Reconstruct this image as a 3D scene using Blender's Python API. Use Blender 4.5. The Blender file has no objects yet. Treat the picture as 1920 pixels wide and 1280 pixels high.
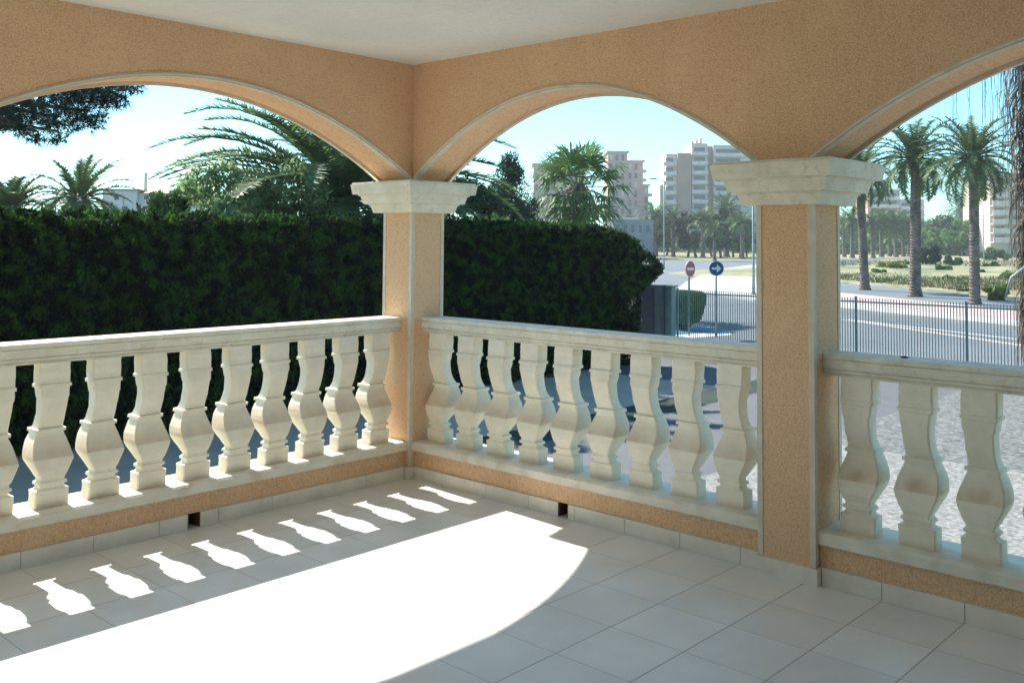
import bpy, math, random
import numpy as np
from mathutils import Vector, Matrix

S = bpy.context.scene
# ------------------------------------------------------------------ camera
_a, _roll, _pitch = .7449, .0070, .0469
_FW = np.array([math.cos(_a), math.sin(_a), 0]); _RT = np.array([math.sin(_a), -math.cos(_a), 0]); _UP = np.array([0, 0, 1.])
FW = _FW*math.cos(_pitch)+_UP*math.sin(_pitch); _u = _UP*math.cos(_pitch)-_FW*math.sin(_pitch)
RT = _RT*math.cos(_roll)+_u*math.sin(_roll); UPV = _u*math.cos(_roll)-_RT*math.sin(_roll)
CP = np.array([-4.0379, -4.5812, 1.5]); FPX = 1802.38; HY = 363.53
cam = bpy.data.cameras.new('camera'); co = bpy.data.objects.new('camera', cam); S.collection.objects.link(co)
m = Matrix(((RT[0], UPV[0], -FW[0], CP[0]), (RT[1], UPV[1], -FW[1], CP[1]), (RT[2], UPV[2], -FW[2], CP[2]), (0, 0, 0, 1)))
co.matrix_world = m
cam.sensor_width = 36; cam.lens = FPX/1920*36; cam.shift_y = (HY-640)/1920; cam.clip_start = .05; cam.clip_end = 4000
S.camera = co
# ------------------------------------------------------------------ light
SUND = Vector((.07, 1.0, 1.0)).normalized()          # towards the sun
w = bpy.data.worlds.new('World'); S.world = w; w.use_nodes = True
nt = w.node_tree; bg = nt.nodes['Background']
sky = nt.nodes.new('ShaderNodeTexSky'); sky.sky_type = 'NISHITA'; sky.sun_disc = False
sky.sun_elevation = math.asin(SUND.z); sky.sun_rotation = math.atan2(SUND.x, SUND.y)
sky.dust_density = .25; sky.air_density = 1.0; sky.ozone_density = 1.2
tint = nt.nodes.new('ShaderNodeMixRGB'); tint.blend_type = 'MULTIPLY'; tint.inputs[0].default_value = 1
tint.inputs[2].default_value = (.50, .90, .97, 1)
nt.links.new(sky.outputs[0], tint.inputs[1]); nt.links.new(tint.outputs[0], bg.inputs[0])
bg.inputs[1].default_value = .095
sl = bpy.data.lights.new('sun', 'SUN'); sl.energy = 4.1; sl.angle = math.radians(.53); sl.color = (1, .95, .87)
so = bpy.data.objects.new('sun', sl); S.collection.objects.link(so)
so.rotation_euler = SUND.to_track_quat('Z', 'Y').to_euler(); so.location = (0, 20, 30)
S.view_settings.view_transform = 'Standard'; S.view_settings.look = 'None'; S.view_settings.gamma = 1
S.view_settings.exposure = 1.52
S.cycles.max_bounces = 10; S.cycles.diffuse_bounces = 6; S.cycles.transparent_max_bounces = 8

def at(u, v, d): return CP + d*(FW+(u-960)/FPX*RT-(v-HY)/FPX*UPV)
def gnd(u, v, z=-1.5):
    r = FW+(u-960)/FPX*RT-(v-HY)/FPX*UPV
    return CP+(z-CP[2])/r[2]*r
GZ = -1.5
# ------------------------------------------------------------------ helpers
def tag(o, label=None, cat=None, group=None, kind=None):
    if label: o['label'] = label
    if cat: o['category'] = cat
    if group: o['group'] = group
    if kind: o['kind'] = kind
    return o
def empty(name, loc=(0, 0, 0), rz=0):
    o = bpy.data.objects.new(name, None); S.collection.objects.link(o)
    o.location = loc; o.rotation_euler = (0, 0, rz); o.empty_display_size = .2
    return o
class MB:
    def __init__(s): s.v = []; s.f = []; s.sm = []
    def add(s, vs, fs, smooth=False):
        n = len(s.v); s.v += [tuple(map(float, p)) for p in vs]
        s.f += [tuple(i+n for i in f) for f in fs]; s.sm += [smooth]*len(fs); return s
    def box(s, x0, y0, z0, x1, y1, z1):
        v = [(x0, y0, z0), (x1, y0, z0), (x1, y1, z0), (x0, y1, z0), (x0, y0, z1), (x1, y0, z1), (x1, y1, z1), (x0, y1, z1)]
        return s.add(v, [(3, 2, 1, 0), (4, 5, 6, 7), (0, 1, 5, 4), (1, 2, 6, 5), (2, 3, 7, 6), (3, 0, 4, 7)])
    def obox(s, c, ax, ay, az):           # centre and three half-axis vectors
        c, ax, ay, az = map(np.array, (c, ax, ay, az))
        v = [c+i*ax+j*ay+k*az for k in (-1, 1) for (i, j) in ((-1, -1), (1, -1), (1, 1), (-1, 1))]
        return s.add(v, [(3, 2, 1, 0), (4, 5, 6, 7), (0, 1, 5, 4), (1, 2, 6, 5), (2, 3, 7, 6), (3, 0, 4, 7)])
    def prism(s, poly, z0, z1):
        n = len(poly); v = [(x, y, z0) for x, y in poly]+[(x, y, z1) for x, y in poly]
        return s.add(v, [tuple(range(n))[::-1], tuple(range(n, 2*n))]+[(i, (i+1) % n, (i+1) % n+n, i+n) for i in range(n)])
    def loft(s, rings, closed=True, smooth=False, caps=True):
        n = len(rings[0]); v = [p for r in rings for p in r]; f = []
        for k in range(len(rings)-1):
            for i in range(n if closed else n-1):
                j = (i+1) % n; f.append((k*n+i, k*n+j, (k+1)*n+j, (k+1)*n+i))
        if caps and closed: f += [tuple(range(n))[::-1], tuple(range((len(rings)-1)*n, len(rings)*n))]
        return s.add(v, f, smooth)
    def tube(s, pts, rad, n=8, smooth=True):
        pts = [Vector(p) for p in pts]; rs = []
        if not hasattr(rad, '__len__'): rad = [rad]*len(pts)
        rad = [float(q) for q in rad]
        for i, p in enumerate(pts):
            d = (pts[min(i+1, len(pts)-1)]-pts[max(i-1, 0)]).normalized()
            a = d.cross(Vector((0, 0, 1)) if abs(d.z) < .9 else Vector((1, 0, 0))).normalized(); b = d.cross(a)
            rs.append([tuple(p+rad[i]*(math.cos(t)*a+math.sin(t)*b)) for t in [2*math.pi*k/n for k in range(n)]])
        return s.loft(rs, smooth=smooth)
    def build(s, name, mats, parent=None, auto=None):
        me = bpy.data.meshes.new(name); me.from_pydata(s.v, [], s.f)
        me.polygons.foreach_set('use_smooth', s.sm); me.materials.append(mats); me.update()
        o = bpy.data.objects.new(name, me); S.collection.objects.link(o)
        if parent is not None: o.parent = parent
        return o
def npmesh(name, V, F, mat_, parent=None):     # V (n,3), F (m,k) equal-size faces
    me = bpy.data.meshes.new(name); k = F.shape[1]
    me.vertices.add(len(V)); me.vertices.foreach_set('co', V.astype(np.float32).ravel())
    me.loops.add(F.size); me.loops.foreach_set('vertex_index', F.astype(np.int32).ravel())
    me.polygons.add(len(F)); me.polygons.foreach_set('loop_start', np.arange(0, F.size, k, dtype=np.int32))
    me.polygons.foreach_set('loop_total', np.full(len(F), k, dtype=np.int32))
    me.update(calc_edges=True); me.materials.append(mat_)
    o = bpy.data.objects.new(name, me); S.collection.objects.link(o)
    if parent is not None: o.parent = parent
    return o
def copy_tree(o, parent=None):
    c = o.copy(); S.collection.objects.link(c); c.parent = parent
    for ch in o.children: copy_tree(ch, c)
    return c
# ------------------------------------------------------------------ materials
def mat(name, col, col2=None, scale=8., rough=.8, bump=0., bscale=60., detail=4, spec=.5, contrast=(.35, .65), coord='Object', transl=0., rnd=0., third=None):
    m = bpy.data.materials.new(name); m.use_nodes = True; n = m.node_tree.nodes; L = m.node_tree.links
    b = n['Principled BSDF']; b.inputs['Roughness'].default_value = rough; b.inputs['Specular IOR Level'].default_value = spec
    tc = n.new('ShaderNodeTexCoord'); geo = n.new('ShaderNodeNewGeometry')
    src = geo.outputs['Position'] if coord == 'World' else tc.outputs[coord]
    out = None
    if col2 is None: col2 = tuple(c*.8 for c in col)
    nz = n.new('ShaderNodeTexNoise'); nz.inputs['Scale'].default_value = scale; nz.inputs['Detail'].default_value = detail
    L.new(src, nz.inputs['Vector'])
    r = n.new('ShaderNodeValToRGB'); r.color_ramp.elements[0].position = contrast[0]; r.color_ramp.elements[1].position = contrast[1]
    r.color_ramp.elements[0].color = (*col2, 1); r.color_ramp.elements[1].color = (*col, 1)
    if third: e = r.color_ramp.elements.new((contrast[0]+contrast[1])/2); e.color = (*third, 1)
    L.new(nz.outputs['Fac'], r.inputs[0]); out = r.outputs[0]
    if rnd:
        oi = n.new('ShaderNodeObjectInfo'); hs = n.new('ShaderNodeHueSaturation'); mr = n.new('ShaderNodeMapRange')
        mr.inputs['To Min'].default_value = 1-rnd; mr.inputs['To Max'].default_value = 1+rnd
        L.new(oi.outputs['Random'], mr.inputs['Value']); L.new(mr.outputs[0], hs.inputs['Value']); L.new(out, hs.inputs['Color']); out = hs.outputs[0]
    L.new(out, b.inputs['Base Color'])
    if bump:
        n2 = n.new('ShaderNodeTexNoise'); n2.inputs['Scale'].default_value = bscale; n2.inputs['Detail'].default_value = 3; L.new(src, n2.inputs['Vector'])
        bp = n.new('ShaderNodeBump'); bp.inputs['Strength'].default_value = bump; bp.inputs['Distance'].default_value = .01
        L.new(n2.outputs['Fac'], bp.inputs['Height']); L.new(bp.outputs[0], b.inputs['Normal'])
    if transl:
        t = n.new('ShaderNodeBsdfTranslucent'); mx = n.new('ShaderNodeMixShader'); mx.inputs[0].default_value = transl
        L.new(out, t.inputs['Color']); L.new(b.outputs[0], mx.inputs[1]); L.new(t.outputs[0], mx.inputs[2])
        L.new(mx.outputs[0], n['Material Output'].inputs[0])
    m['out'] = 0
    return m
def mixin(m, fac_socket_fn, colr):
    """mix a colour into base colour with a factor made by fac_socket_fn(nodes, links) -> socket"""
    n = m.node_tree.nodes; L = m.node_tree.links; b = n['Principled BSDF']
    src = b.inputs['Base Color'].links[0].from_socket
    mx = n.new('ShaderNodeMixRGB'); L.new(src, mx.inputs[1]); mx.inputs[2].default_value = (*colr, 1)
    L.new(fac_socket_fn(n, L), mx.inputs[0]); L.new(mx.outputs[0], b.inputs['Base Color'])
def mth(n, L, op, a, b=None, c=None, clamp=False):
    x = n.new('ShaderNodeMath'); x.operation = op; x.use_clamp = clamp
    for i, q in enumerate((a, b, c)):
        if q is None: continue
        if isinstance(q, (int, float)): x.inputs[i].default_value = q
        else: L.new(q, x.inputs[i])
    return x.outputs[0]
M = {}
M['stucco'] = mat('orange_stucco', (.95, .655, .425), (.70, .43, .245), 140, .92, .7, 190, contrast=(.38, .62), coord='World', spec=.2)
mixin(M['stucco'], lambda n, L: mth(n, L, 'MULTIPLY', (lambda t: t.outputs['Fac'])((lambda t: (t.inputs['Scale'].__setattr__('default_value', 1.6), L.new(n.new('ShaderNodeNewGeometry').outputs['Position'], t.inputs['Vector']), t)[2])(n.new('ShaderNodeTexNoise'))), .30), (.66, .43, .25))
M['trim'] = mat('cream_trim', (.68, .61, .50), (.60, .52, .42), 14, .7, .15, 90, coord='World')
M['stone'] = mat('cast_stone', (.80, .76, .64), (.70, .65, .52), 9, .75, .25, 120, coord='World')
M['ceil'] = mat('ceiling_stucco', (.80, .80, .76), (.74, .74, .71), 60, .95, .25, 110, coord='World', spec=.1)
M['bal'] = mat('baluster_stone', (.87, .82, .68), (.80, .75, .61), 11, .72, .2, 110, coord='World')
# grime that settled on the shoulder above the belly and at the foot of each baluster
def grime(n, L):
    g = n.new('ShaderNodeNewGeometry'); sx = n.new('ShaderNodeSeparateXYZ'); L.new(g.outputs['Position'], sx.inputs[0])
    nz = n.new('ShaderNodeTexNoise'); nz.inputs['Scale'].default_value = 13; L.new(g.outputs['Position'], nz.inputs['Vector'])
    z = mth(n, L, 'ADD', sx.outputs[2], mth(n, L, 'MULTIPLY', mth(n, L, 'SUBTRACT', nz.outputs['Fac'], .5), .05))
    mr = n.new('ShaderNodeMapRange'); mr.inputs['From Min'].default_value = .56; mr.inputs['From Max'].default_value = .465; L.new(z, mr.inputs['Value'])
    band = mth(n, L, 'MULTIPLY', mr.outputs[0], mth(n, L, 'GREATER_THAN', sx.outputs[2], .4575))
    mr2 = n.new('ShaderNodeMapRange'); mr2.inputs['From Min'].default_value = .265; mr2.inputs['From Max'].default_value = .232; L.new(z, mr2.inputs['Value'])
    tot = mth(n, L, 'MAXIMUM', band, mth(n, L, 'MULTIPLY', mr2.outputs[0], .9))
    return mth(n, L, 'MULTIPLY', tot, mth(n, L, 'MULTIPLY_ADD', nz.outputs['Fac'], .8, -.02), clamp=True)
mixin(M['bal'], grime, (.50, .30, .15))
M['sill'] = mat('sill_stone', (.80, .76, .65), (.70, .65, .53), 9, .75, .2, 120, coord='World')
def sillgrime(n, L):
    g = n.new('ShaderNodeNewGeometry'); nz = n.new('ShaderNodeTexNoise'); nz.inputs['Scale'].default_value = 5; nz.inputs['Detail'].default_value = 6
    L.new(g.outputs['Position'], nz.inputs['Vector']); mr = n.new('ShaderNodeMapRange'); mr.inputs['From Min'].default_value = .55; mr.inputs['From Max'].default_value = .75
    L.new(nz.outputs['Fac'], mr.inputs['Value']); return mth(n, L, 'MULTIPLY', mr.outputs[0], .5)
mixin(M['sill'], sillgrime, (.45, .25, .12))
M['skirt'] = mat('skirting_tile', (.80, .76, .67), (.73, .69, .60), 6, .35, .05, 40, coord='World')
M['dark'] = mat('dark_hole', (.03, .02, .018), None, 10, .9)
M['terra'] = mat('terracotta_pipe', (.10, .045, .03), None, 20, .8)
def mottle(sc, lo, hi, amt, det=5):
    def f(n, L):
        g = n.new('ShaderNodeNewGeometry'); t = n.new('ShaderNodeTexNoise'); t.inputs['Scale'].default_value = sc; t.inputs['Detail'].default_value = det; t.inputs['Roughness'].default_value = .6
        L.new(g.outputs['Position'], t.inputs['Vector']); mr = n.new('ShaderNodeMapRange'); mr.inputs['From Min'].default_value = lo; mr.inputs['From Max'].default_value = hi
        mr.inputs['To Max'].default_value = amt; L.new(t.outputs['Fac'], mr.inputs['Value']); return mr.outputs[0]
    return f
mixin(M['ceil'], mottle(1.1, .42, .68, .45), (.58, .60, .57)); mixin(M['ceil'], mottle(25, .5, .75, .35), (.56, .56, .52))
mixin(M['stucco'], mottle(3.3, .48, .72, .35), (.98, .70, .44)); mixin(M['stucco'], mottle(40, .52, .7, .4), (.55, .30, .15))
mixin(M['stone'], mottle(22, .54, .72, .5), (.50, .44, .34)); mixin(M['bal'], mottle(55, .60, .74, .25), (.48, .42, .33)); mixin(M['skirt'], mottle(7, .5, .75, .4), (.48, .45, .39))
def rust(n, L):          # rusty run-off on the bellies of the weather side balustrade
    tc = n.new('ShaderNodeTexCoord'); sx = n.new('ShaderNodeSeparateXYZ'); L.new(tc.outputs['Object'], sx.inputs[0]); g = n.new('ShaderNodeNewGeometry'); sp = n.new('ShaderNodeSeparateXYZ'); L.new(g.outputs['Position'], sp.inputs[0])
    nz = n.new('ShaderNodeTexNoise'); nz.inputs['Scale'].default_value = 9; L.new(g.outputs['Position'], nz.inputs['Vector'])
    x2 = mth(n, L, 'POWER', mth(n, L, 'DIVIDE', mth(n, L, 'ABSOLUTE', mth(n, L, 'ADD', sx.outputs[0], mth(n, L, 'MULTIPLY', mth(n, L, 'SUBTRACT', nz.outputs['Fac'], .5), .09))), .062), 2)
    z2 = mth(n, L, 'POWER', mth(n, L, 'DIVIDE', mth(n, L, 'SUBTRACT', sx.outputs[2], .487), .036), 2)
    bl = mth(n, L, 'SUBTRACT', 1, mth(n, L, 'ADD', x2, z2), clamp=True)
    gate = mth(n, L, 'LESS_THAN', sp.outputs[1], -2.68)
    return mth(n, L, 'MULTIPLY', mth(n, L, 'MULTIPLY', bl, gate), mth(n, L, 'MULTIPLY_ADD', nz.outputs['Fac'], 1.5, -.56), clamp=True)
mixin(M['bal'], rust, (.42, .19, .06))
def cracks(sc, wd, amt):
    def f(n, L):
        g = n.new('ShaderNodeNewGeometry'); nz = n.new('ShaderNodeTexNoise'); nz.inputs['Scale'].default_value = sc*2; nz.inputs['Detail'].default_value = 4; L.new(g.outputs['Position'], nz.inputs['Vector'])
        va = n.new('ShaderNodeVectorMath'); va.operation = 'MULTIPLY_ADD'; L.new(nz.outputs['Color'], va.inputs[0]); va.inputs[1].default_value = (.35, .35, .35); L.new(g.outputs['Position'], va.inputs[2])
        v = n.new('ShaderNodeTexVoronoi'); v.feature = 'DISTANCE_TO_EDGE'; v.inputs['Scale'].default_value = sc; L.new(va.outputs[0], v.inputs['Vector'])
        mr = n.new('ShaderNodeMapRange'); mr.inputs['From Min'].default_value = wd; mr.inputs['From Max'].default_value = 0; L.new(v.outputs['Distance'], mr.inputs['Value'])
        n3 = n.new('ShaderNodeTexNoise'); n3.inputs['Scale'].default_value = 1.3; L.new(g.outputs['Position'], n3.inputs['Vector'])
        return mth(n, L, 'MULTIPLY', mth(n, L, 'MULTIPLY', mr.outputs[0], amt), mth(n, L, 'GREATER_THAN', n3.outputs['Fac'], .56))
    return f
mixin(M['stone'], cracks(2.2, .004, .35), (.34, .30, .24))
# floor tiles
def tilemat():
    m = mat('floor_tile', (.78, .77, .735), (.71, .70, .67), 3.2, .32, 0, coord='World', spec=.4)
    n = m.node_tree.nodes; L = m.node_tree.links
    g = n.new('ShaderNodeNewGeometry'); s = n.new('ShaderNodeSeparateXYZ'); L.new(g.outputs['Position'], s.inputs[0])
    fr = []; ids = []
    for i, wd in ((0, .0028), (1, .0036)):
        q = mth(n, L, 'DIVIDE', mth(n, L, 'SUBTRACT', s.outputs[i], .02), .33)
        f = mth(n, L, 'FRACT', q); d = mth(n, L, 'MULTIPLY', mth(n, L, 'MINIMUM', f, mth(n, L, 'SUBTRACT', 1, f)), .33)
        mr = n.new('ShaderNodeMapRange'); mr.inputs['From Min'].default_value = wd; mr.inputs['From Max'].default_value = wd*.45
        L.new(d, mr.inputs['Value']); fr.append(mr.outputs[0]); ids.append(mth(n, L, 'FLOOR', q))
    gr = mth(n, L, 'MAXIMUM', mth(n, L, 'MULTIPLY', fr[0], .8), fr[1])
    cb = n.new('ShaderNodeCombineXYZ'); L.new(ids[0], cb.inputs[0]); L.new(ids[1], cb.inputs[1])
    wn = n.new('ShaderNodeTexWhiteNoise'); L.new(cb.outputs[0], wn.inputs['Vector'])
    b = n['Principled BSDF']; src = b.inputs['Base Color'].links[0].from_socket
    hs = n.new('ShaderNodeHueSaturation'); L.new(src, hs.inputs['Color']); L.new(mth(n, L, 'MULTIPLY_ADD', wn.outputs['Value'], .09, .95), hs.inputs['Value'])
    mx = n.new('ShaderNodeMixRGB'); L.new(hs.outputs[0], mx.inputs[1]); mx.inputs[2].default_value = (.38, .35, .31, 1); L.new(gr, mx.inputs[0])
    L.new(mx.outputs[0], b.inputs['Base Color'])
    bp = n.new('ShaderNodeBump'); bp.inputs['Strength'].default_value = .5; bp.inputs['Distance'].default_value = .002; bp.invert = True
    L.new(gr, bp.inputs['Height']); L.new(bp.outputs[0], b.inputs['Normal'])
    return m
M['tile'] = tilemat()
mixin(M['tile'], mottle(2.2, .45, .75, .28, 8), (.50, .49, .44)); mixin(M['tile'], mottle(60, .62, .70, .3), (.42, .40, .35))
M['earth'] = mat('dry_earth', (.34, .30, .19), (.20, .20, .10), .35, .95, .6, 6, coord='World')
def gravel(name, c1, c2, c3, sc):
    m = mat(name, c1, c2, sc, .95, .9, sc*1.3, coord='World', contrast=(.38, .56))
    n = m.node_tree.nodes; L = m.node_tree.links; v = n.new('ShaderNodeTexVoronoi'); v.inputs['Scale'].default_value = sc*1.2
    L.new(n.new('ShaderNodeNewGeometry').outputs['Position'], v.inputs['Vector'])
    hs = n.new('ShaderNodeHueSaturation'); b = n['Principled BSDF']; src = b.inputs['Base Color'].links[0].from_socket
    sp = n.new('ShaderNodeSeparateColor'); L.new(v.outputs['Color'], sp.inputs[0])
    L.new(src, hs.inputs['Color']); L.new(mth(n, L, 'MULTIPLY_ADD', sp.outputs[0], .45, .72), hs.inputs['Value']); L.new(hs.outputs[0], b.inputs['Base Color'])
    return m
M['wgravel'] = gravel('white_gravel', (.24, .235, .22), (.15, .15, .14), None, 16)
M['ggravel'] = gravel('grey_gravel', (.165, .17, .165), (.08, .085, .08), None, 13)
M['asphalt'] = mat('asphalt', (.135, .15, .16), (.105, .12, .135), .25, .9, .3, 30, coord='World')
M['paving'] = mat('grey_paving', (.50, .38, .29), (.42, .33, .26), 1.2, .9, .3, 20, coord='World')
M['blueasph'] = mat('driveway', (.105, .108, .112), (.085, .088, .092), 1.5, .8, .3, 20, coord='World')
M['pave'] = mat('pale_pavement', (.40, .39, .37), (.32, .31, .29), .6, .9, .2, 10, coord='World')
M['pink'] = mat('pink_paving', (.44, .33, .30), (.36, .27, .25), 1.4, .9, .2, 10, coord='World')
M['drygrass'] = mat('dry_grass', (.30, .27, .15), (.11, .14, .06), .30, .95, .6, 3, coord='World', detail=8)
M['dark_ground'] = mat('dark_ground', (.014, .032, .022), (.008, .02, .014), 2, .9, .6, 40, coord='World')  # very dark green tone for the strip across the yard
M['white'] = mat('white_paint', (.75, .75, .73), None, 3, .6)
M['blue'] = mat('blue_paint', (.03, .13, .27), (.03, .10, .22), .8, .7, coord='World')
M['hedge'] = mat('hedge_leaf', (.055, .135, .02), (.004, .012, .005), 5., .7, coord='World', transl=.5, detail=8, spec=.2, contrast=(.44, .66))
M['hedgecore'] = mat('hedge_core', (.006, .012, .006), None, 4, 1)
M['frond'] = mat('date_frond', (.11, .17, .07), (.045, .085, .035), 1.4, .55, coord='World', transl=.25, rnd=.15, spec=.2)
M['frond_near'] = mat('grey_green_frond', (.19, .27, .12), (.07, .13, .05), 2.2, .5, coord='World', transl=.45, spec=.2)
M['fan'] = mat('fan_frond', (.15, .25, .07), (.07, .13, .04), 1.2, .5, coord='World', transl=.3, spec=.2)
M['deadfrond'] = mat('dead_frond', (.17, .13, .10), (.06, .045, .035), 3, .9, coord='World', transl=.15)
M['ptrunk'] = mat('palm_trunk', (.20, .17, .15), (.09, .075, .065), 3, .95, .9, 9, coord='World')
M['bark'] = mat('tree_bark', (.14, .11, .085), (.07, .055, .045), 4, .95, .8, 14)
M['leafg'] = mat('green_leaf', (.10, .19, .05), (.035, .08, .025), 1.1, .6, coord='World', transl=.3, rnd=.2, spec=.2)
M['leafl'] = mat('light_leaf', (.16, .28, .07), (.06, .13, .035), 1.6, .6, coord='World', transl=.3, spec=.2)
M['leafo'] = mat('oleander_leaf', (.42, .50, .28), (.13, .23, .08), 1.8, .5, coord='World', transl=.6, spec=.2)
M['leafd'] = mat('dark_leaf', (.035, .085, .035), (.012, .035, .018), 1.5, .6, coord='World', transl=.15, spec=.2)
M['pine'] = mat('pine_needle', (.035, .065, .05), (.015, .03, .025), 2, .6, coord='World', transl=.15, spec=.2)
M['leafy'] = mat('yellow_green_leaf', (.24, .27, .07), (.11, .15, .04), 1.3, .7, coord='World', transl=.3, spec=.2)
M['fence'] = mat('green_fence_paint', (.15, .23, .235), None, 6, .45)
M['pole'] = mat('galvanised_pole', (.30, .34, .33), (.22, .25, .25), 3, .4)
M['greenpole'] = mat('green_pole', (.05, .12, .11), None, 3, .45)
M['concrete'] = mat('grey_render', (.13, .15, .16), (.09, .105, .11), 3, .9, .3, 20)
M['navy'] = mat('navy_metal_door', (.012, .022, .07), (.02, .04, .05), 3, .4)
M['red'] = mat('faded_red_sign', (.45, .09, .09), (.38, .08, .08), 3, .5)
M['signblue'] = mat('blue_sign', (.01, .05, .17), None, 3, .45)
M['tpink'] = mat('pink_brick_tower', (.56, .36, .31), (.48, .31, .27), .3, .9, coord='World')
M['tpale'] = mat('pale_tower', (.68, .55, .47), (.60, .48, .41), .2, .9, coord='World')
M['tbrick'] = mat('brick_tower_stripe', (.46, .27, .22), (.40, .24, .19), .3, .9, coord='World')
M['tbeige'] = mat('beige_tower', (.60, .52, .42), (.52, .45, .37), .2, .9, coord='World')
M['tbalc'] = mat('pale_balcony', (.74, .66, .60), None, 1, .8, coord='World')
M['twin'] = mat('tower_glass', (.10, .10, .12), None, 1, .25, coord='World')
M['bluegrey'] = mat('blue_grey_wall', (.27, .27, .28), (.20, .20, .22), .6, .9, coord='World')
M['villa'] = mat('white_villa', (.66, .63, .63), (.58, .56, .57), .8, .9, coord='World')
M['roof'] = mat('villa_roof', (.45, .36, .30), None, 3, .9, coord='World')

# ================================================================== SETTING
def sheet(name, poly, z, m_, kind='structure', **k):
    mb = MB(); mb.add([(x, y, z) for x, y in poly], [tuple(range(len(poly)))])
    return tag(mb.build(name, m_), kind=kind)
def rect(x0, y0, x1, y1): return [(x0, y0), (x1, y0), (x1, y1), (x0, y1)]
sheet('ground', rect(-1500, -1500, 2500, 2500), GZ, M['earth'])
sheet('gravel_bed', rect(.35, -14, 9.8, 2.0), GZ+.008, M['wgravel'])
sheet('gravel', rect(9.8, -14, 16.8, 2.0), GZ+.008, M['ggravel'])
sheet('driveway', rect(16.8, -14, 17.3, 14), GZ+.008, M['blueasph'])
sheet('driveway', rect(-9, 2.0, 16.8, 4.8), GZ+.008, M['blueasph'])
sheet('dark_strip', rect(-9, 4.8, 16.8, 5.7), GZ+.008, M['dark_ground'])  # plain dark strip between driveway and path
sheet('driveway', rect(13.5, 5.7, 16.8, 14), GZ+.008, M['blueasph'])
sheet('path', rect(-9, 5.7, 13.5, 9.3), GZ+.008, M['paving'])
sheet('road', [(17.3, -90), (17.3, 60), (60, 110), (160, 110), (160, 60), (105, 44), (60, 23), (45, 9), (36, -8), (20, -90)], GZ+.008, M['asphalt'])
def gpoly(pts): return [tuple(gnd(u, v)[:2]) for u, v in pts]
sheet('pavement', gpoly([(1920, 619), (1573, 582), (1413, 566), (1300, 549), (1268, 546), (1285, 532), (1310, 520), (1350, 506), (1413, 498), (1573, 497), (1573, 552), (1920, 588), (2300, 640), (2300, 672)]), GZ+.12, M['pave'])
sheet('tiled_footway', gpoly([(1920, 607), (1573, 570), (1500, 562), (1480, 552), (1573, 552.5), (1920, 588.5), (2300, 641), (2300, 655)]), GZ+.124, M['pink'])
sheet('tiled_island', gpoly([(1420, 528), (1395, 524), (1388, 519), (1398, 513), (1420, 511)]), GZ+.124, M['pink'])
kb = MB()
kp = gpoly([(2300, 672), (1920, 619), (1573, 582), (1413, 566), (1300, 549), (1268, 546)])
for (x0, y0), (x1, y1) in zip(kp[:-1], kp[1:]):
    dx, dy = x1-x0, y1-y0; l = math.hypot(dx, dy); nx, ny = dy/l*.15, -dx/l*.15
    kb.prism([(x0, y0), (x1, y1), (x1+nx, y1+ny), (x0+nx, y0+ny)], GZ-.02, GZ+.127)
tag(kb.build('kerb', M['pave']), kind='structure')
sheet('cycle_path', gpoly([(1573, 551.5), (1573, 533), (1920, 566), (2300, 620), (2300, 641), (1920, 587.5)]), GZ+.11, M['asphalt'])
sheet('grass_verge', gpoly([(1255, 489), (1420, 489), (1420, 476), (1240, 476)]), GZ+.03, M['drygrass'])
# dry field beyond the cycle path, gently heaped
rng = np.random.default_rng(3)
def heap(name, c, rx, ry, h, m_, seed, n=36):
    r = np.random.default_rng(seed); V = []; F = []
    ph = r.uniform(0, 6.3, 6)
    for i in range(n+1):
        for j in range(n+1):
            x = -1+2*i/n; y = -1+2*j/n; d = max(0, 1-(x*x)**2-(y*y)**2)
            z = h*d**.7*(.75+.12*math.sin(5*x+ph[0])+.12*math.sin(7*y+ph[1])+.08*math.sin(13*x+9*y+ph[2]))
            V.append((c[0]+x*rx, c[1]+y*ry, GZ-.05+z))
    for i in range(n):
        for j in range(n): F.append((i*(n+1)+j, (i+1)*(n+1)+j, (i+1)*(n+1)+j+1, i*(n+1)+j+1))
    return tag(MB().add(V, F, True).build(name, m_), kind='structure')
heap('field', gnd(1700, 520)[:2]+np.array([8, 4]), 22, 16, .7, M['drygrass'], 1)
heap('field', gnd(1900, 520)[:2]+np.array([8, -2]), 18, 20, .9, M['drygrass'], 2)
# road markings and patches
def strip(p0, p1, wd, z, m_, name):
    a = gnd(*p0)[:2]; b = gnd(*p1)[:2]; d = b-a; d /= np.hypot(*d); nn = np.array([-d[1], d[0]])*wd/2
    return sheet(name, [tuple(a+nn), tuple(b+nn), tuple(b-nn), tuple(a-nn)], z, m_)
strip((1500, 589), (1930, 639), .16, GZ+.012, M['white'], 'road_marking')
strip((1560, 596), (1930, 650), .3, GZ+.012, M['paving'], 'gutter')
sheet('blue_bay', gpoly([(1225, 606), (1330, 612), (1368, 622), (1225, 630)]), GZ+.012, M['blue'])
sheet('road_marking', gpoly([(1225, 630.5), (1368, 622.5), (1372, 628), (1225, 640)]), GZ+.012, M['white'])
sheet('dark_road_band', gpoly([(1300, 600), (1445, 606), (1445, 618), (1300, 608)]), GZ+.012, M['blueasph'])  # darker band laid over the road surface

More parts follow.
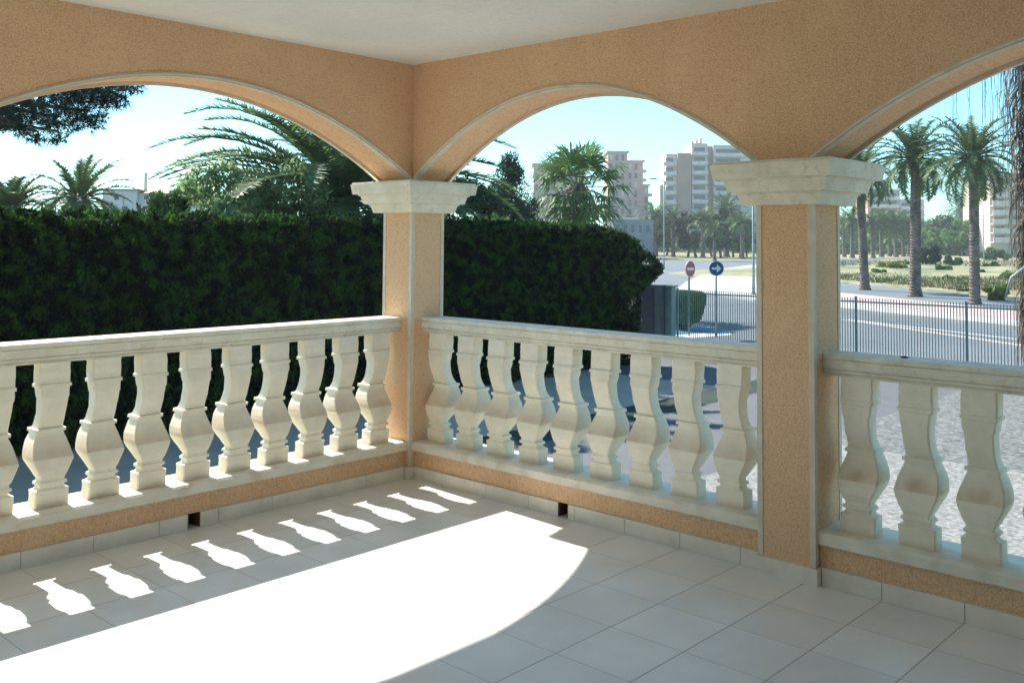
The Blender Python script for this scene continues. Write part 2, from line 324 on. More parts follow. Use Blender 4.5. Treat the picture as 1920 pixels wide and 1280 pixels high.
# ================================================================== VERANDA
sheet('floor', rect(-6.6, -6.6, .10, .10), 0, M['tile'])
tag(MB().box(-6.62, -6.62, GZ, .28, .28, -.004).build('terrace_base', M['stucco']), kind='structure')
tag(MB().box(-6.6, -6.6, 2.60, .6, .6, 2.85).build('ceiling', M['ceil']), kind='structure')
hw = MB().box(-6.9, -6.6, -.02, -6.6, .29, 2.6).build('house_wall', M['ceil'])
tag(hw, 'pale rendered house wall closing the veranda behind the viewer, left side', 'wall')
hw = MB().box(-6.9, -6.9, -.02, .29, -6.6, 2.6).build('house_wall', M['ceil'])
tag(hw, 'pale rendered house wall closing the veranda behind the viewer, right side', 'wall')

def pillar(x0, y0, label, wx=.27, wy=.27, hid=()):
    """square pillar with its outer corner at (x0+wx, y0+wy)"""
    r = empty('pillar', (x0, y0, 0)); tag(r, label, 'pillar', 'square pillars of the veranda')
    MB().box(0, 0, -.003, wx, wy, 1.67).build('shaft', M['stucco'], r)
    for (cx, cy) in ((0, 0), (wx, 0), (0, wy), (wx, wy)):
        sx = -.004 if cx == 0 else .004; sy = -.004 if cy == 0 else .004; q = .022
        xs = sorted((cx+sx, cx-(q if cx else -q))); ys = sorted((cy+sy, cy-(q if cy else -q)))
        MB().box(xs[0], ys[0], .079, xs[1], ys[1], 1.667).build('corner_bead', M['trim'], r)
    MB().box(-.012, -.012, 0, wx+.012, wy+.012, .075).build('skirting', M['skirt'], r)
    cb = MB()
    for z0, z1, e0, e1 in ((1.663, 1.712, .052, .066), (1.712, 1.722, .074, .074), (1.722, 1.772, .098, .112), (1.772, 1.782, .122, .122), (1.782, 1.846, .148, .158), (1.846, 1.858, .150, .150)):
        cb.loft([[(-e, -e, z), (wx+e, -e, z), (wx+e, wy+e, z), (-e, wy+e, z)] for z, e in ((z0, e0), (z1, e1))])
    cb.build('capital', M['stone'], r)
    return r
Y2 = -2.672
pillar(0, 0, 'orange corner pillar with stepped cream capital where the two balustrades meet')
pillar(0, Y2, 'orange pillar with stepped cream capital between the two right hand arches')
pillar(0, -5.54, 'orange pillar standing past the right edge of the view')
pillar(-3.11, 0, 'orange pillar standing past the left edge of the view')

BT = .29
def arch_beam(label, segs, axis, ends):
    """wall with arched openings; segs: (start, end, rise_a); along s<=0, thickness outwards 0..BT"""
    r = empty('arched_beam', (0, 0, 1.858)); tag(r, label, 'arched wall', 'arched walls above the balustrades')
    P = (lambda s, t, z: (s, t, z-1.858)) if axis == 'x' else (lambda s, t, z: (t, s, z-1.858))
    line = []; trims = []
    for s0, s1, cr, a in segs:            # s0 > s1
        c = (s0+s1)/2; h = (s0-s1)/2; n = 48; pts = []
        for i in range(n+1):
            th = math.pi*i/n; o = h*math.cos(th); z = cr-a*o*o
            pts.append((c+o, max(z, 1.858)))
        trims.append(pts); line += pts
    line = [(ends[0], 1.858)]+line+[(ends[1], 1.858)]
    mb = MB(); top = 2.62
    for (sa, za), (sb, zb) in zip(line[:-1], line[1:]):
        if abs(sa-sb) < 1e-6: continue
        mb.add([P(sa, 0, za), P(sb, 0, zb), P(sb, 0, top), P(sa, 0, top), P(sa, BT, za), P(sb, BT, zb), P(sb, BT, top), P(sa, BT, top)],
               [(0, 1, 2, 3), (7, 6, 5, 4), (0, 4, 5, 1)])
    for s in ends: mb.add([P(s, 0, 1.858), P(s, BT, 1.858), P(s, BT, top), P(s, 0, top)], [(0, 1, 2, 3)])
    mb.build('wall', M['stucco'], r)
    for pts in trims:
        for inner in (True, False):
            rings = []
            for i, (s, z) in enumerate(pts):
                a_ = pts[max(i-1, 0)]; b_ = pts[min(i+1, len(pts)-1)]; d = np.array([b_[0]-a_[0], b_[1]-a_[1]]); d /= np.hypot(*d)
                nn = np.array([-d[1], d[0]]);  nn = nn if nn[1] > 0 else -nn
                def q(off, t): return P(s+nn[0]*off, t, z+nn[1]*off)
                if inner: rings.append([q(-.004, -.005), q(.019, -.005), q(.019, .012), q(.012, .012), q(.012, .03), q(-.005, .03)])
                else: rings.append([q(-.018, BT-.02), q(.02, BT-.02), q(.03, BT+.007), q(-.018, BT+.007)])
            MB().loft(rings, smooth=False).build('arch_trim', M['trim'], r)
            if inner:
                rings2 = []
                for i, (s, z) in enumerate(pts):
                    a_ = pts[max(i-1, 0)]; b_ = pts[min(i+1, len(pts)-1)]; d = np.array([b_[0]-a_[0], b_[1]-a_[1]]); d /= np.hypot(*d)
                    nn = np.array([-d[1], d[0]]);  nn = nn if nn[1] > 0 else -nn
                    rings2.append([P(s+nn[0]*o, t, z+nn[1]*o) for o, t in ((.004, -.010), (.010, -.010), (.010, -.0055), (.004, -.0055))])
                MB().loft(rings2).build('bead_line', M['stone'], r)
    return r
arch_beam('left orange arched wall, its single wide arch framing the sky above the long hedge', [(0, -2.84, 2.33, .234), (-3.11, -6.3, 2.33, .19)], 'x', (-.0005, -6.6))
arch_beam('right orange arched wall with two arches meeting over the second pillar', [(0, -2.402, 2.33, .328), (Y2, -5.27, 2.33, .278), ], 'y', (-.0005, -6.6))
tag(MB().box(.0005, .0005, 1.86, BT, BT, 2.61).build('corner_block', M['stucco']), 'orange stucco block joining the arched walls over the corner capital', 'wall block')

# ---- balustrades
# z, half width, half depth, how far the section sits towards the veranda (the body is S-curved in depth)
PROF = [(0.228, 0.073, 0.043, 0.0), (0.312, 0.073, 0.043, 0.002), (0.316, 0.061, 0.036, 0.0031), (0.324, 0.051, 0.034, 0.0053), (0.334, 0.051, 0.034, 0.008), (0.338, 0.061, 0.042, 0.0087), (0.35, 0.061, 0.042, 0.0107), (0.356, 0.05, 0.036, 0.0117), (0.368, 0.05, 0.035, 0.0137), (0.376, 0.056, 0.041, 0.0124), (0.4, 0.066, 0.052, 0.006), (0.425, 0.077, 0.063, -0.006),
        (0.448, 0.086, 0.071, -0.0164), (0.456, 0.087, 0.072, -0.02), (0.459, 0.087, 0.072, -0.0216), (0.475, 0.085, 0.07, -0.03), (0.5, 0.081, 0.065, -0.04), (0.53, 0.073, 0.058, -0.047), (0.556, 0.062, 0.052, -0.049), (0.572, 0.056, 0.05, -0.0462), (0.575, 0.064, 0.06, -0.0456), (0.59, 0.064, 0.06, -0.043), (0.594, 0.051, 0.044, -0.04), (0.61, 0.049, 0.041, -0.028),
        (0.635, 0.048, 0.04, -0.013), (0.665, 0.048, 0.04, -0.001), (0.7, 0.05, 0.04, 0.008), (0.738, 0.053, 0.041, 0.014), (0.742, 0.058, 0.043, 0.0134), (0.765, 0.061, 0.044, 0.0101), (0.786, 0.062, 0.044, 0.007), (0.789, 0.07, 0.049, 0.0064), (0.803, 0.07, 0.049, 0.0035), (0.806, 0.066, 0.042, 0.0028), (0.904, 0.066, 0.042, 0.0)]
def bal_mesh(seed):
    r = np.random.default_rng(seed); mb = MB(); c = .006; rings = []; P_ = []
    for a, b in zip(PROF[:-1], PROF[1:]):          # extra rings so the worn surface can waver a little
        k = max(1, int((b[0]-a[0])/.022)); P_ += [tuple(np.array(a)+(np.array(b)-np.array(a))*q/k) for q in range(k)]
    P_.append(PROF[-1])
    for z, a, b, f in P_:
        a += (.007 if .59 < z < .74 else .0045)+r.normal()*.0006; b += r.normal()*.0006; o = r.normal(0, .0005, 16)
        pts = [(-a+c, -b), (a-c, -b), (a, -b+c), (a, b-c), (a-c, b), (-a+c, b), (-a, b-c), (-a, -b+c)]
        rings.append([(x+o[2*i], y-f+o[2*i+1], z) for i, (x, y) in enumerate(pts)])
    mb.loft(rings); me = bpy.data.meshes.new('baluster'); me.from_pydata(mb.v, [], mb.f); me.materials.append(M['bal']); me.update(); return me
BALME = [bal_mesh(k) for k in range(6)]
def balustrade(label, origin, rz, length, bals, hole, joints):
    """local frame: s runs from the origin along +x, outwards is +y"""
    r = empty('balustrade', origin, rz); tag(r, label, 'balustrade', 'cream balustrades of the veranda')
    T = lambda mb, nm, m_: mb.build(nm, m_, r)
    L0, L1 = .001, length-.001
    h = MB()
    for y0, z0, z1 in ((.104, .902, .912), (.108, .912, .918), (.098, .918, .930), (.103, .930, .936), (.090, .936, .974), (.094, .974, .979), (.086, .979, 1.0)):
        y1 = .340-y0
        h.box(L0, y0, z0, L1, y1, z1)
    T(h, 'handrail', M['stone'])
    s = MB().loft([[(x, .030, .172), (x, .018, .178), (x, .018, .218), (x, .030, .229), (x, .285, .229), (x, .285, .172)] for x in (L0, L1)])
    T(s, 'sill', M['sill'])
    h0, h1 = hole
    k = MB().box(L0, .045, .074, L1, .262, .173).box(L0, .045, -.02, h0, .262, .074).box(h1, .045, -.02, L1, .262, .074)
    T(k, 'low_wall', M['stucco'])
    edges = [L0+.013]+sorted(j for j in joints if L0+.05 < j < L1-.05)+[L1-.013]
    sk = MB()
    for a, b in zip(edges[:-1], edges[1:]):
        segs = [(a+.0015, b-.0015)]
        if a < h0 < b or a < h1 < b: segs = [(a+.0015, min(b, h0)-.001), (max(a, h1)+.001, b-.0015)]
        for p, q in segs:
            if q-p > .01: sk.box(p, .030, 0, q, .044, .075)
    T(sk, 'skirting', M['skirt'])
    d = MB(); e = .006
    d.box(h0-.001, .034, .001, h0+e, .20, .073).box(h1-e, .034, .001, h1+.001, .20, .073).box(h0+e, .12, .001, h1-e, .13, .073)
    T(d, 'drain_hole', M['terra'])
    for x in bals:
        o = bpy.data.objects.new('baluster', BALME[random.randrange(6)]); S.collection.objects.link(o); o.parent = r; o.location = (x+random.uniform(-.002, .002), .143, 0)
    return r
random.seed(5)
# A: local x = -world x -> mirrored; use rz=0 with origin at the left end
LA = 2.84
balustrade('balustrade on the left below the wide arch, its rail top and sill sunlit', (-LA, 0, 0), 0, LA,
           [LA-(.155+.247*k) for k in range(11)], (LA-1.475, LA-1.405), [LA-(.33*k-.02) for k in range(0, 9)])
# B, C run along -y: rotate so local +x -> world -y, local +y -> world +x
def bal_right(label, y0, length, bals, hole, joints):
    return balustrade(label, (0, y0-length, 0), 0, length, bals, hole, joints)
def right(label, ystart, length, offs, hole):
    r = balustrade(label, (0, 0, 0), 0, length, [], (length+1, length+1.01), [])
    return r
def mk_right(label, ystart, yend, cents, holey):
    # local x = world y measured from yend; mirror of y: outward must be world +x -> rotation -90 maps x->-y, y->x
    length = ystart-yend
    loc = lambda y: ystart-y
    js = [loc(.02-.33*k) for k in range(0, 20)]
    h = (loc(holey)-.035, loc(holey)+.035) if holey is not None else (length-.09, length-.03)
    return balustrade(label, (0, ystart, 0), -math.pi/2, length, [loc(c) for c in cents], h, js)
mk_right('middle balustrade between the corner pillar and the second pillar', 0, -2.402, [-.132-.258*k for k in range(9)], -1.22)
mk_right('shaded balustrade at the right in front of the gravel, rust stains on its bellies', Y2, -5.27, [-2.82-.25*k for k in range(10)], None)
balustrade('balustrade past the left edge of the view', (-6.3, 0, 0), 0, 3.19, [3.19-(.155+.247*k) for k in range(12)], (1.0, 1.07), [])
# small items lying on the right hand rail
o = MB().tube([(.17, -2.985, 1.003), (.175, -3.003, 1.005), (.17, -3.02, 1.003)], [.002, .005, .002], 6).build('dry_leaf', M['dark'])
tag(o, 'small dark dry leaf lying on the right hand rail', 'leaf')

# ================================================================== FOLIAGE TOOLS
def leaf_quads(P, size, rng, aspect=2.0, flat=None, up=0.):
    """one folded-less rhombus leaf per point"""
    n = len(P); d = rng.normal(size=(n, 3)); d[:, 2] += up; d /= np.linalg.norm(d, axis=1)[:, None]
    q = rng.normal(size=(n, 3)); s = np.cross(d, q); s /= np.linalg.norm(s, axis=1)[:, None]
    L = (size*rng.uniform(.6, 1.3, n))[:, None]; W = L/aspect
    V = np.stack([P-d*L*.5, P+s*W*.5, P+d*L*.5, P-s*W*.5], 1).reshape(-1, 3)
    F = np.arange(4*n).reshape(n, 4); return V, F
def blob_points(n, rng, clumps, shell=.55):
    """clumps: list of (centre, radii)"""
    vol = np.array([c[1][0]*c[1][1]*c[1][2] for c in clumps])**.75; k = rng.choice(len(clumps), n, p=vol/vol.sum())
    d = rng.normal(size=(n, 3)); d /= np.linalg.norm(d, axis=1)[:, None]; rr = rng.uniform(shell, 1.04, n)**.7
    C = np.array([c[0] for c in clumps]); R = np.array([c[1] for c in clumps])
    return C[k]+d*R[k]*rr[:, None]
def tree(name, base, h, cr, m_, label, cat, seed, n=6000, leaf=.12, group=None, shape='round', nclump=22, trunk_frac=.3, tr=None, aspect=2.0, up=0., trunkmat=None):
    r = np.random.default_rng(seed); root = empty(name, tuple(base)); tag(root, label, cat, group)
    cl = []; ch = h*(1-trunk_frac)
    for i in range(nclump):
        t = r.uniform(0, 1); a = r.uniform(0, 2*math.pi)
        if shape == 'round': rad = cr*math.sqrt(max(.05, 1-(2*t-1)**2))*r.uniform(.35, .85); z = h*trunk_frac+ch*t*.92
        elif shape == 'cone': rad = cr*(1-t)**.6*r.uniform(.2, .9); z = h*trunk_frac+ch*t
        elif shape == 'wide': rad = cr*r.uniform(.1, .9)**.6; z = h*trunk_frac+ch*(.15+.7*t)*(1-.35*(rad/cr)**2)
        s = cr*r.uniform(.22, .42)*(1.1-.55*t if shape == 'cone' else 1)
        cl.append(((rad*math.cos(a), rad*math.sin(a), z), (s, s, s*r.uniform(.6, 1.0))))
    P = blob_points(n, r, cl, .35); P = P[P[:, 2] > .05]
    V, F = leaf_quads(P, leaf, r, aspect, up=up); npmesh('crown', V, F, m_, root)
    tb = MB(); R0 = tr or h*.025; top = h*(trunk_frac+.35)
    tb.tube([(0, 0, -.05), (r.normal()*.03*h, r.normal()*.02*h, h*trunk_frac*.7), (0, 0, top)], [R0*1.2, R0*.9, R0*.4], 8)
    for i in range(5):
        c = cl[i*3 % len(cl)][0]; tb.tube([(0, 0, h*trunk_frac*r.uniform(.6, 1.1)), tuple(np.array(c)*[.5, .5, .85]), c], [R0*.45, R0*.3, R0*.12], 6)
    tb.build('trunk', trunkmat or M['bark'], root)
    return root
def frond_geo(rng, az, elev, length, droop, nl, ll, lw, twist=.0, vee=.5):
    """feather frond: returns triangles for leaflets and the rachis points"""
    n = 14; pts = []; p = np.zeros(3); e = elev; h = np.array([math.cos(az), math.sin(az), 0])
    side0 = np.array([-math.sin(az), math.cos(az), 0.])
    for i in range(n+1):
        pts.append(p.copy()); e -= droop/n*(.4+1.2*i/n); p = p+length/n*(h*math.cos(e)+np.array([0, 0, 1])*math.sin(e)+side0*twist*(i/n)*.4)
    pts = np.array(pts); t = np.linspace(.14, .995, nl); idx = t*n; i0 = np.minimum(idx.astype(int), n-1); fr = (idx-i0)[:, None]
    B = pts[i0]*(1-fr)+pts[i0+1]*fr; D = pts[i0+1]-pts[i0]; D /= np.linalg.norm(D, axis=1)[:, None]
    side = np.tile(side0, (nl, 1)); nrm = np.cross(D, side); nrm[nrm[:, 2] < 0] *= -1
    V = []; F = []
    for sg in (-1, 1):
        ln = ll*(np.sin(np.pi*np.clip(t*.93+.05, 0, 1))**.6)*rng.uniform(.8, 1.15, nl)
        dr = side*sg*.95+D*rng.uniform(.35, .8, nl)[:, None]+nrm*vee*rng.uniform(.2, 1.2, nl)[:, None]; dr /= np.linalg.norm(dr, axis=1)[:, None]
        tip = B+dr*ln[:, None]; tip[:, 2] -= ln*.18
        wv = D*lw
        a = len(V)*1; tri = np.stack([B-wv, B+wv, tip], 1).reshape(-1, 3); V.append(tri)
    V = np.concatenate(V); return V, pts
def date_palm_meshes(seed, L, nf, nl, ll, lw, droop=(1.1, 1.9), emax=1.45, emin=-.5, rr=.02, extra=()):
    r = np.random.default_rng(seed); VV = []; mb = MB()
    for i in range(nf+len(extra)):
        if i < nf:
            q = (i+.5)/nf; az = i*2.39996+r.uniform(-.2, .2); el = emax-(emax-emin)*q**.9+r.uniform(-.12, .12)
            V, pts = frond_geo(r, az, el, L*r.uniform(.85, 1.1), r.uniform(*droop)*(.62+.5*q), nl, ll, lw, r.uniform(-.5, .5))
        else:
            az, el, ln_, dp_ = extra[i-nf]; V, pts = frond_geo(r, az, el, ln_, dp_, nl, ll, lw, r.uniform(-.2, .2))
        off = np.array([math.cos(az), math.sin(az), 0])*.10; VV.append(V+off)
        mb.tube([tuple(p+off) for p in pts[::2]], list(np.linspace(rr, rr*.25, len(pts[::2]))), 4)
    V = np.concatenate(VV); F = np.arange(len(V)).reshape(-1, 3)
    # join rachis (quads split)
    n0 = len(V); rv = np.array(mb.v); T = []
    for f in mb.f:
        for k in range(1, len(f)-1): T.append((f[0], f[k], f[k+1]))
    return np.concatenate([V, rv]), np.concatenate([F, np.array(T)+n0])
def palm_trunk(h, r0, r1, seed, skirt=False):
    mb = MB(); rng_ = random.Random(seed); rings = []; n = max(10, int(h/.16)); cx = cy = 0
    lean = (rng_.uniform(-.012, .012), rng_.uniform(-.012, .012))
    for i in range(2*n+1):
        t = i/(2*n); z = h*t; rad = r0*(1-t)+r1*t
        rad *= (1.06 if i % 2 else .94)*(1+.5*max(0, 1-t*12))*(1+(.45 if skirt else .18)*max(0, (t-.88)/.12))
        rings.append([(cx+lean[0]*z+rad*math.cos(2*math.pi*k/12+.26*(i % 4)), cy+lean[1]*z+rad*math.sin(2*math.pi*k/12+.26*(i % 4)), z-.05) for k in range(12)])
    return mb.loft(rings, smooth=False)
def palm(name, base, h, r0, r1, crown, m_, label, seed, group=None, cz=0, hang=None):
    root = empty(name, tuple(base)); tag(root, label, 'palm tree', group)
    palm_trunk(h, r0, r1, seed).build('trunk', M['ptrunk'], root)
    o = npmesh('crown', crown[0], crown[1], m_, root); o.location = (0, 0, h+cz)
    if hang is not None:
        hh = npmesh('dead_fronds', hang[0], hang[1], M['deadfrond'], root); hh.location = (0, 0, h)
    return root

# ================================================================== HEDGE
def hedge(x0, x1, y0, y1, ztop, label, seed):
    r = np.random.default_rng(seed); root = empty('hedge', ((x0+x1)/2, y0, GZ)); tag(root, label, 'hedge')
    ox, oy = (x0+x1)/2, y0
    def prof(x): return np.interp(x, [13.7, 14.3, 14.8, 15.5, 16.1, 16.3], [ztop, 1.73, 1.6, 1.28, .95, .72])
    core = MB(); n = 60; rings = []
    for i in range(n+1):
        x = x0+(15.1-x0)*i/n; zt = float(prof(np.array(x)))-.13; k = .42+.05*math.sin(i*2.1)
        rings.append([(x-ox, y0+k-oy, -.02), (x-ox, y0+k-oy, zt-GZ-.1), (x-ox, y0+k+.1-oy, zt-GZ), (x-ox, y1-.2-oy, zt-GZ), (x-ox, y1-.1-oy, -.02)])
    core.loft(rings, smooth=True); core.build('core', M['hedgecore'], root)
    # columns of upright sprays
    N = 230000
    x = r.uniform(x0, x1, N); u = r.uniform(0, 1, N)**.85; ph = r.uniform(0, 6.28, 5)
    zt = prof(x)+.05*np.sin(x*3.1+ph[0])*np.sin(x*7.7+ph[1])+.03*np.sin(x*17+ph[2])
    z = GZ+.04+(zt-GZ)*u
    bulge = 1.6*.09*np.sin(x*4.3+.8*np.sin(z*2.1))*np.sin(z*2.7+x*1.3)+.06*np.sin(x*11+z*5)+.04*np.sin(z*9-x*6)
    y = y0+.14+bulge+np.abs(r.normal(0, .11, N))
    P = np.stack([x, y, z], 1)
    Nt = 42000; xt = r.uniform(x0, x1+.1, Nt); yt = r.uniform(y0-.02, y1, Nt); ztt = prof(xt)-.06+np.abs(r.normal(0, .07, Nt))*r.uniform(0, 1.3, Nt)+.05*np.sin(xt*3.1+ph[0])*np.sin(xt*7.7+ph[1])+.03*np.sin(yt*9)
    P2 = np.stack([xt, yt, ztt], 1)
    Ne = 14000; ye = r.uniform(y0-.05, y1, Ne); ze = GZ+(prof(np.full(Ne, x1))-GZ)*r.uniform(0, 1, Ne); xe = 15.2+.95/(1+np.exp(-(ze-.42)*9))-np.abs(r.normal(0, .10, Ne))
    P3 = np.stack([xe, ye, ze], 1)
    P3 = P3[P3[:, 0] > -99]; P = np.concatenate([P, P2, P3]); lim = 15.25+.95/(1+np.exp(-(P[:, 2]-.42)*9))+.12*np.sin(P[:, 1]*6+P[:, 2]*5)
    P = P[(P[:, 0] < lim) & (P[:, 2] < prof(P[:, 0])+.1)]
    P = P-np.array([ox, oy, GZ])
    ns = 260; xs = r.uniform(x0, 13.8, ns); sh = []
    for q in xs:
        h_ = r.uniform(.05, .22); yq = r.uniform(y0, y1); kk = int(h_*70)
        sh.append(np.stack([q+np.linspace(0, 1, kk)*r.normal()*.07+r.normal(0, .012, kk), yq+r.normal(0, .012, kk), ztop-.02+np.linspace(0, h_, kk)], 1)-np.array([ox, oy, GZ]))
    P = np.concatenate([P]+sh)
    V, F = leaf_quads(P, .095, r, 3.0, up=1.3); npmesh('foliage', V, F, M['hedge'], root)
    return root
hedge(-6.5, 16.2, 8.95, 10.1, 1.79, 'long tall dark green clipped hedge behind both balustrades', 11)

# ================================================================== FENCE, CABINET, SIGNS
fr = empty('metal_fence', (16.9, 2, GZ)); tag(fr, 'low dark green metal picket fence along the street, seen over the rails', 'fence')
FX = 16.95; ftop = .25-GZ
MB().box(-.06, -18, -.05, .16, 1.2, .16).build('base_wall', M['pave'], fr)
MB().box(-.02, 1.203, -.05, .13, 7.0, .14).build('base_wall', M['concrete'], fr)
posts = [7.0-i*2.33 for i in range(0, 9)]
for i, yy in enumerate(posts):
    MB().box(.032, yy-.022, .16, .078, yy+.022, ftop+.03).build('post', M['fence'], fr)
    if i < len(posts)-1:
        y1_ = posts[i+1]; pk = MB(); k = 0; q = yy-.03-.062
        while q > y1_+.04: pk.box(.048, q-.0075, .20, .062, q+.0075, ftop); q -= .062
        pk.build('picket_panel', M['fence'], fr)
        for zr in (.235, ftop-.10): MB().box(.040, y1_+.031, zr, .047, yy-.031, zr+.03).build('rail', M['fence'], fr)

c = gnd(1228, 640); cx_, cy_ = FX+.05, 9.75
cb = empty('meter_cabinet', (cx_, cy_, GZ)); tag(cb, 'grey rendered meter pillar with dark blue metal doors at the end of the hedge', 'cabinet')
mbx = MB().box(-.24, -.36, -.02, .24, .42, 1.78); mbx.box(-.27, -.39, 1.78, .27, .45, 1.85)
mbx.build('body', M['concrete'], cb)
for k in range(3):
    dr_ = MB().box(-.262, -.16, .12+k*.55, -.241, .26, .12+k*.55+.52).build('door', M['navy'], cb)
    MB().box(-.27, .19, .33+k*.55, -.2625, .22, .42+k*.55).build('lock', M['pole'], dr_)
MB().box(-.10, -.60, -.02, .10, -.40, 1.80).build('side_post', M['fence'], cb)
MB().box(-.14, -.64, 1.80, .14, -.36, 1.84).build('post_cap', M['fence'], cb)

def sign(u, vb, label, kind, facing, dia, hgt, polemat):
    b = gnd(u, vb); root = empty('road_sign', tuple(b), facing); tag(root, label, 'road sign')
    MB().tube([(0, 0, 0), (0, 0, hgt+.2)], .03, 8).build('pole', polemat, root)
    n = 28; R = dia/2
    def disc(rad, y0, y1, z): return MB().loft([[(rad*math.cos(2*math.pi*k/n), y, z+rad*math.sin(2*math.pi*k/n)) for k in range(n)] for y in (y0, y1)])
    MB_ = disc(R, -.055, -.035, hgt); dk = MB_.build('disc', M['white'], root)
    disc(R*.93, -.060, -.0552, hgt).build('face', M['red'] if kind == 'no' else M['signblue'], dk)
    if kind == 'no': MB().box(-R*.68, -.064, hgt-R*.17, R*.68, -.0602, hgt+R*.17).build('bar', M['white'], dk)
    else:
        a = R*.62; poly = [(-a, -.07*R*2), (.05*R, -.07*R*2), (.05*R, -.28*R*2), (a*1.05, 0), (.05*R, .28*R*2), (.05*R, .07*R*2), (-a, .07*R*2)]
        MB().add([(x, -.0625, hgt+z) for x, z in poly]+[(x, -.0605, hgt+z) for x, z in poly],
                 [tuple(range(7)), tuple(range(7, 14))[::-1]]+[(i, i+7, (i+1) % 7+7, (i+1) % 7) for i in range(7)]).build('arrow', M['white'], dk)
    return root
# facing: the face looks along local -y
sign(1292, 630, 'faded red no entry sign on a thin pole in front of the clipped bush', 'no', math.radians(-90+45+42), .52, 2.10, M['greenpole'])
sign(1343, 632, 'round blue road sign with a white arrow pointing right', 'arrow', math.radians(-48), .47, 2.13, M['pole'])

def lamp(u, vb, h, arm, label, r=.07, az=0., group='street lamps'):
    b = gnd(u, vb); root = empty('street_lamp', tuple(b), az); tag(root, label, 'street lamp', group)
    MB().tube([(0, 0, 0), (0, 0, .9), (0, 0, h)], [r*1.4, r, r*.6], 8).build('pole', M['pole'], root)
    MB().tube([(0, 0, h-.05), (-arm*.5, 0, h+.15), (-arm, 0, h+.2)], r*.45, 6).build('arm', M['pole'], root)
    MB().loft([[(-arm+x, y*wd, h+.2+z) for y, z in ((-1, 0), (1, 0), (.7, .12), (-.7, .12))] for x, wd in ((.1, .08), (-.25, .16), (-.6, .10))]).build('lamp_head', M['concrete'], root)
    return root
lamp(1245, 503, 9.3, .9, 'tall thin lamp post rising behind the hedge end left of the brick tower', az=_a-math.pi/2)
lamp(1413, 556, 6.6, .9, 'grey lamp post standing just left of the second pillar', .075, az=_a-math.pi/2)
lamp(1845, 500, 8.3, .9, 'thin lamp post between the right hand date palm and the beige tower', az=_a-math.pi/2)

# ================================================================== PLANTS NEAR THE HOUSE
# big date palm behind the hedge
c = at(646, 372, 21.0)
cr = date_palm_meshes(21, 3.95, 70, 110, .50, .030, droop=(.8, 1.5), emax=1.3, emin=-.15, rr=.028, extra=((2.32, 1.08, 4.3, 1.45), (2.2, 1.0, 3.8, 1.2), (2.1, .80, 4.3, 1.2), (2.5, .74, 4.4, 1.2), (2.3, .62, 4.1, 1.1), (2.6, .5, 3.9, 1.0), (-.75, .82, 4.1, 1.25), (-.9, .6, 4.0, 1.15), (-.6, .5, 3.8, 1.1)))
palm('date_palm', (c[0], c[1], GZ), c[2]-GZ, .33, .30, cr, M['frond_near'], 'large feathery date palm behind the hedge left of the corner pillar', 4)
# fan palm
def fan_palm_mesh(seed, nfr, pet, blade, nseg=26, el=(1.35, -1.0)):
    r = np.random.default_rng(seed); V = []; mb = MB()
    for i in range(nfr):
        q = (i+.5)/nfr; az = i*2.39996+r.uniform(-.15, .15); e = el[0]+(el[1]-el[0])*q+r.uniform(-.1, .1)
        d = np.array([math.cos(az)*math.cos(e), math.sin(az)*math.cos(e), math.sin(e)]); p1 = d*pet*r.uniform(.85, 1.1); p1[2] -= .10*pet*(1-q)
        mb.tube([(0, 0, 0), tuple(p1*.5+np.array([0, 0, .04])), tuple(p1)], [.022, .016, .012], 4)
        side = np.array([-math.sin(az), math.cos(az), 0]); up_ = np.cross(d, side); up_ *= np.sign(up_[2]+1e-6)
        for k in range(nseg):
            t = -1+2*(k+.5)/nseg; an = t*1.9; L_ = blade*(1-.28*abs(t)**2)*r.uniform(.88, 1.1)
            dd = d*math.cos(an)+side*math.sin(an)+up_*r.uniform(-.1, .16); dd /= np.linalg.norm(dd)
            mid = p1+dd*L_*.58; tip = p1+dd*L_*.98-np.array([0, 0, blade*r.uniform(.08, .5)])
            wv = np.cross(dd, up_); wv /= np.linalg.norm(wv)+1e-9; wv *= blade*.040
            V += [p1, mid-wv, mid+wv, mid-wv, tip, mid+wv]
    V = np.array(V); F = np.arange(len(V)).reshape(-1, 3); rv = np.array(mb.v); T = [(f[0], f[k], f[k+1]) for f in mb.f for k in range(1, len(f)-1)]
    return np.concatenate([V, rv]), np.concatenate([F, np.array(T)+len(V)])
def skirt_mesh(seed, n, rad, length, lw=.02, top=.2):
    r = np.random.default_rng(seed); V = []
    for i in range(n):
        a = r.uniform(0, 6.283); q = rad*r.uniform(.15, 1)**.7; L_ = length*r.uniform(.35, 1); b = np.array([q*.5*math.cos(a), q*.5*math.sin(a), top*r.uniform(-1, 1)])
        mid = b+np.array([q*.55*math.cos(a), q*.55*math.sin(a), -L_*.4]); tip = mid+np.array([r.normal()*.06, r.normal()*.06, -L_*.6]); wv = np.array([-math.sin(a), math.cos(a), 0])*lw*r.uniform(.5, 1.5)
        V += [b-wv, b+wv, mid+wv, b-wv, mid+wv, mid-wv, mid-wv, mid+wv, tip]
    V = np.array(V); return V, np.arange(len(V)).reshape(-1, 3)
c = at(1085, 352, 38.0)
palm('fan_palm', (c[0], c[1], GZ), c[2]-GZ, .26, .24, fan_palm_mesh(5, 34, 1.2, 1.22), M['fan'], 'bright green fan palm above the hedge in the middle arch', 9, hang=skirt_mesh(3, 160, .75, 1.5, .03))
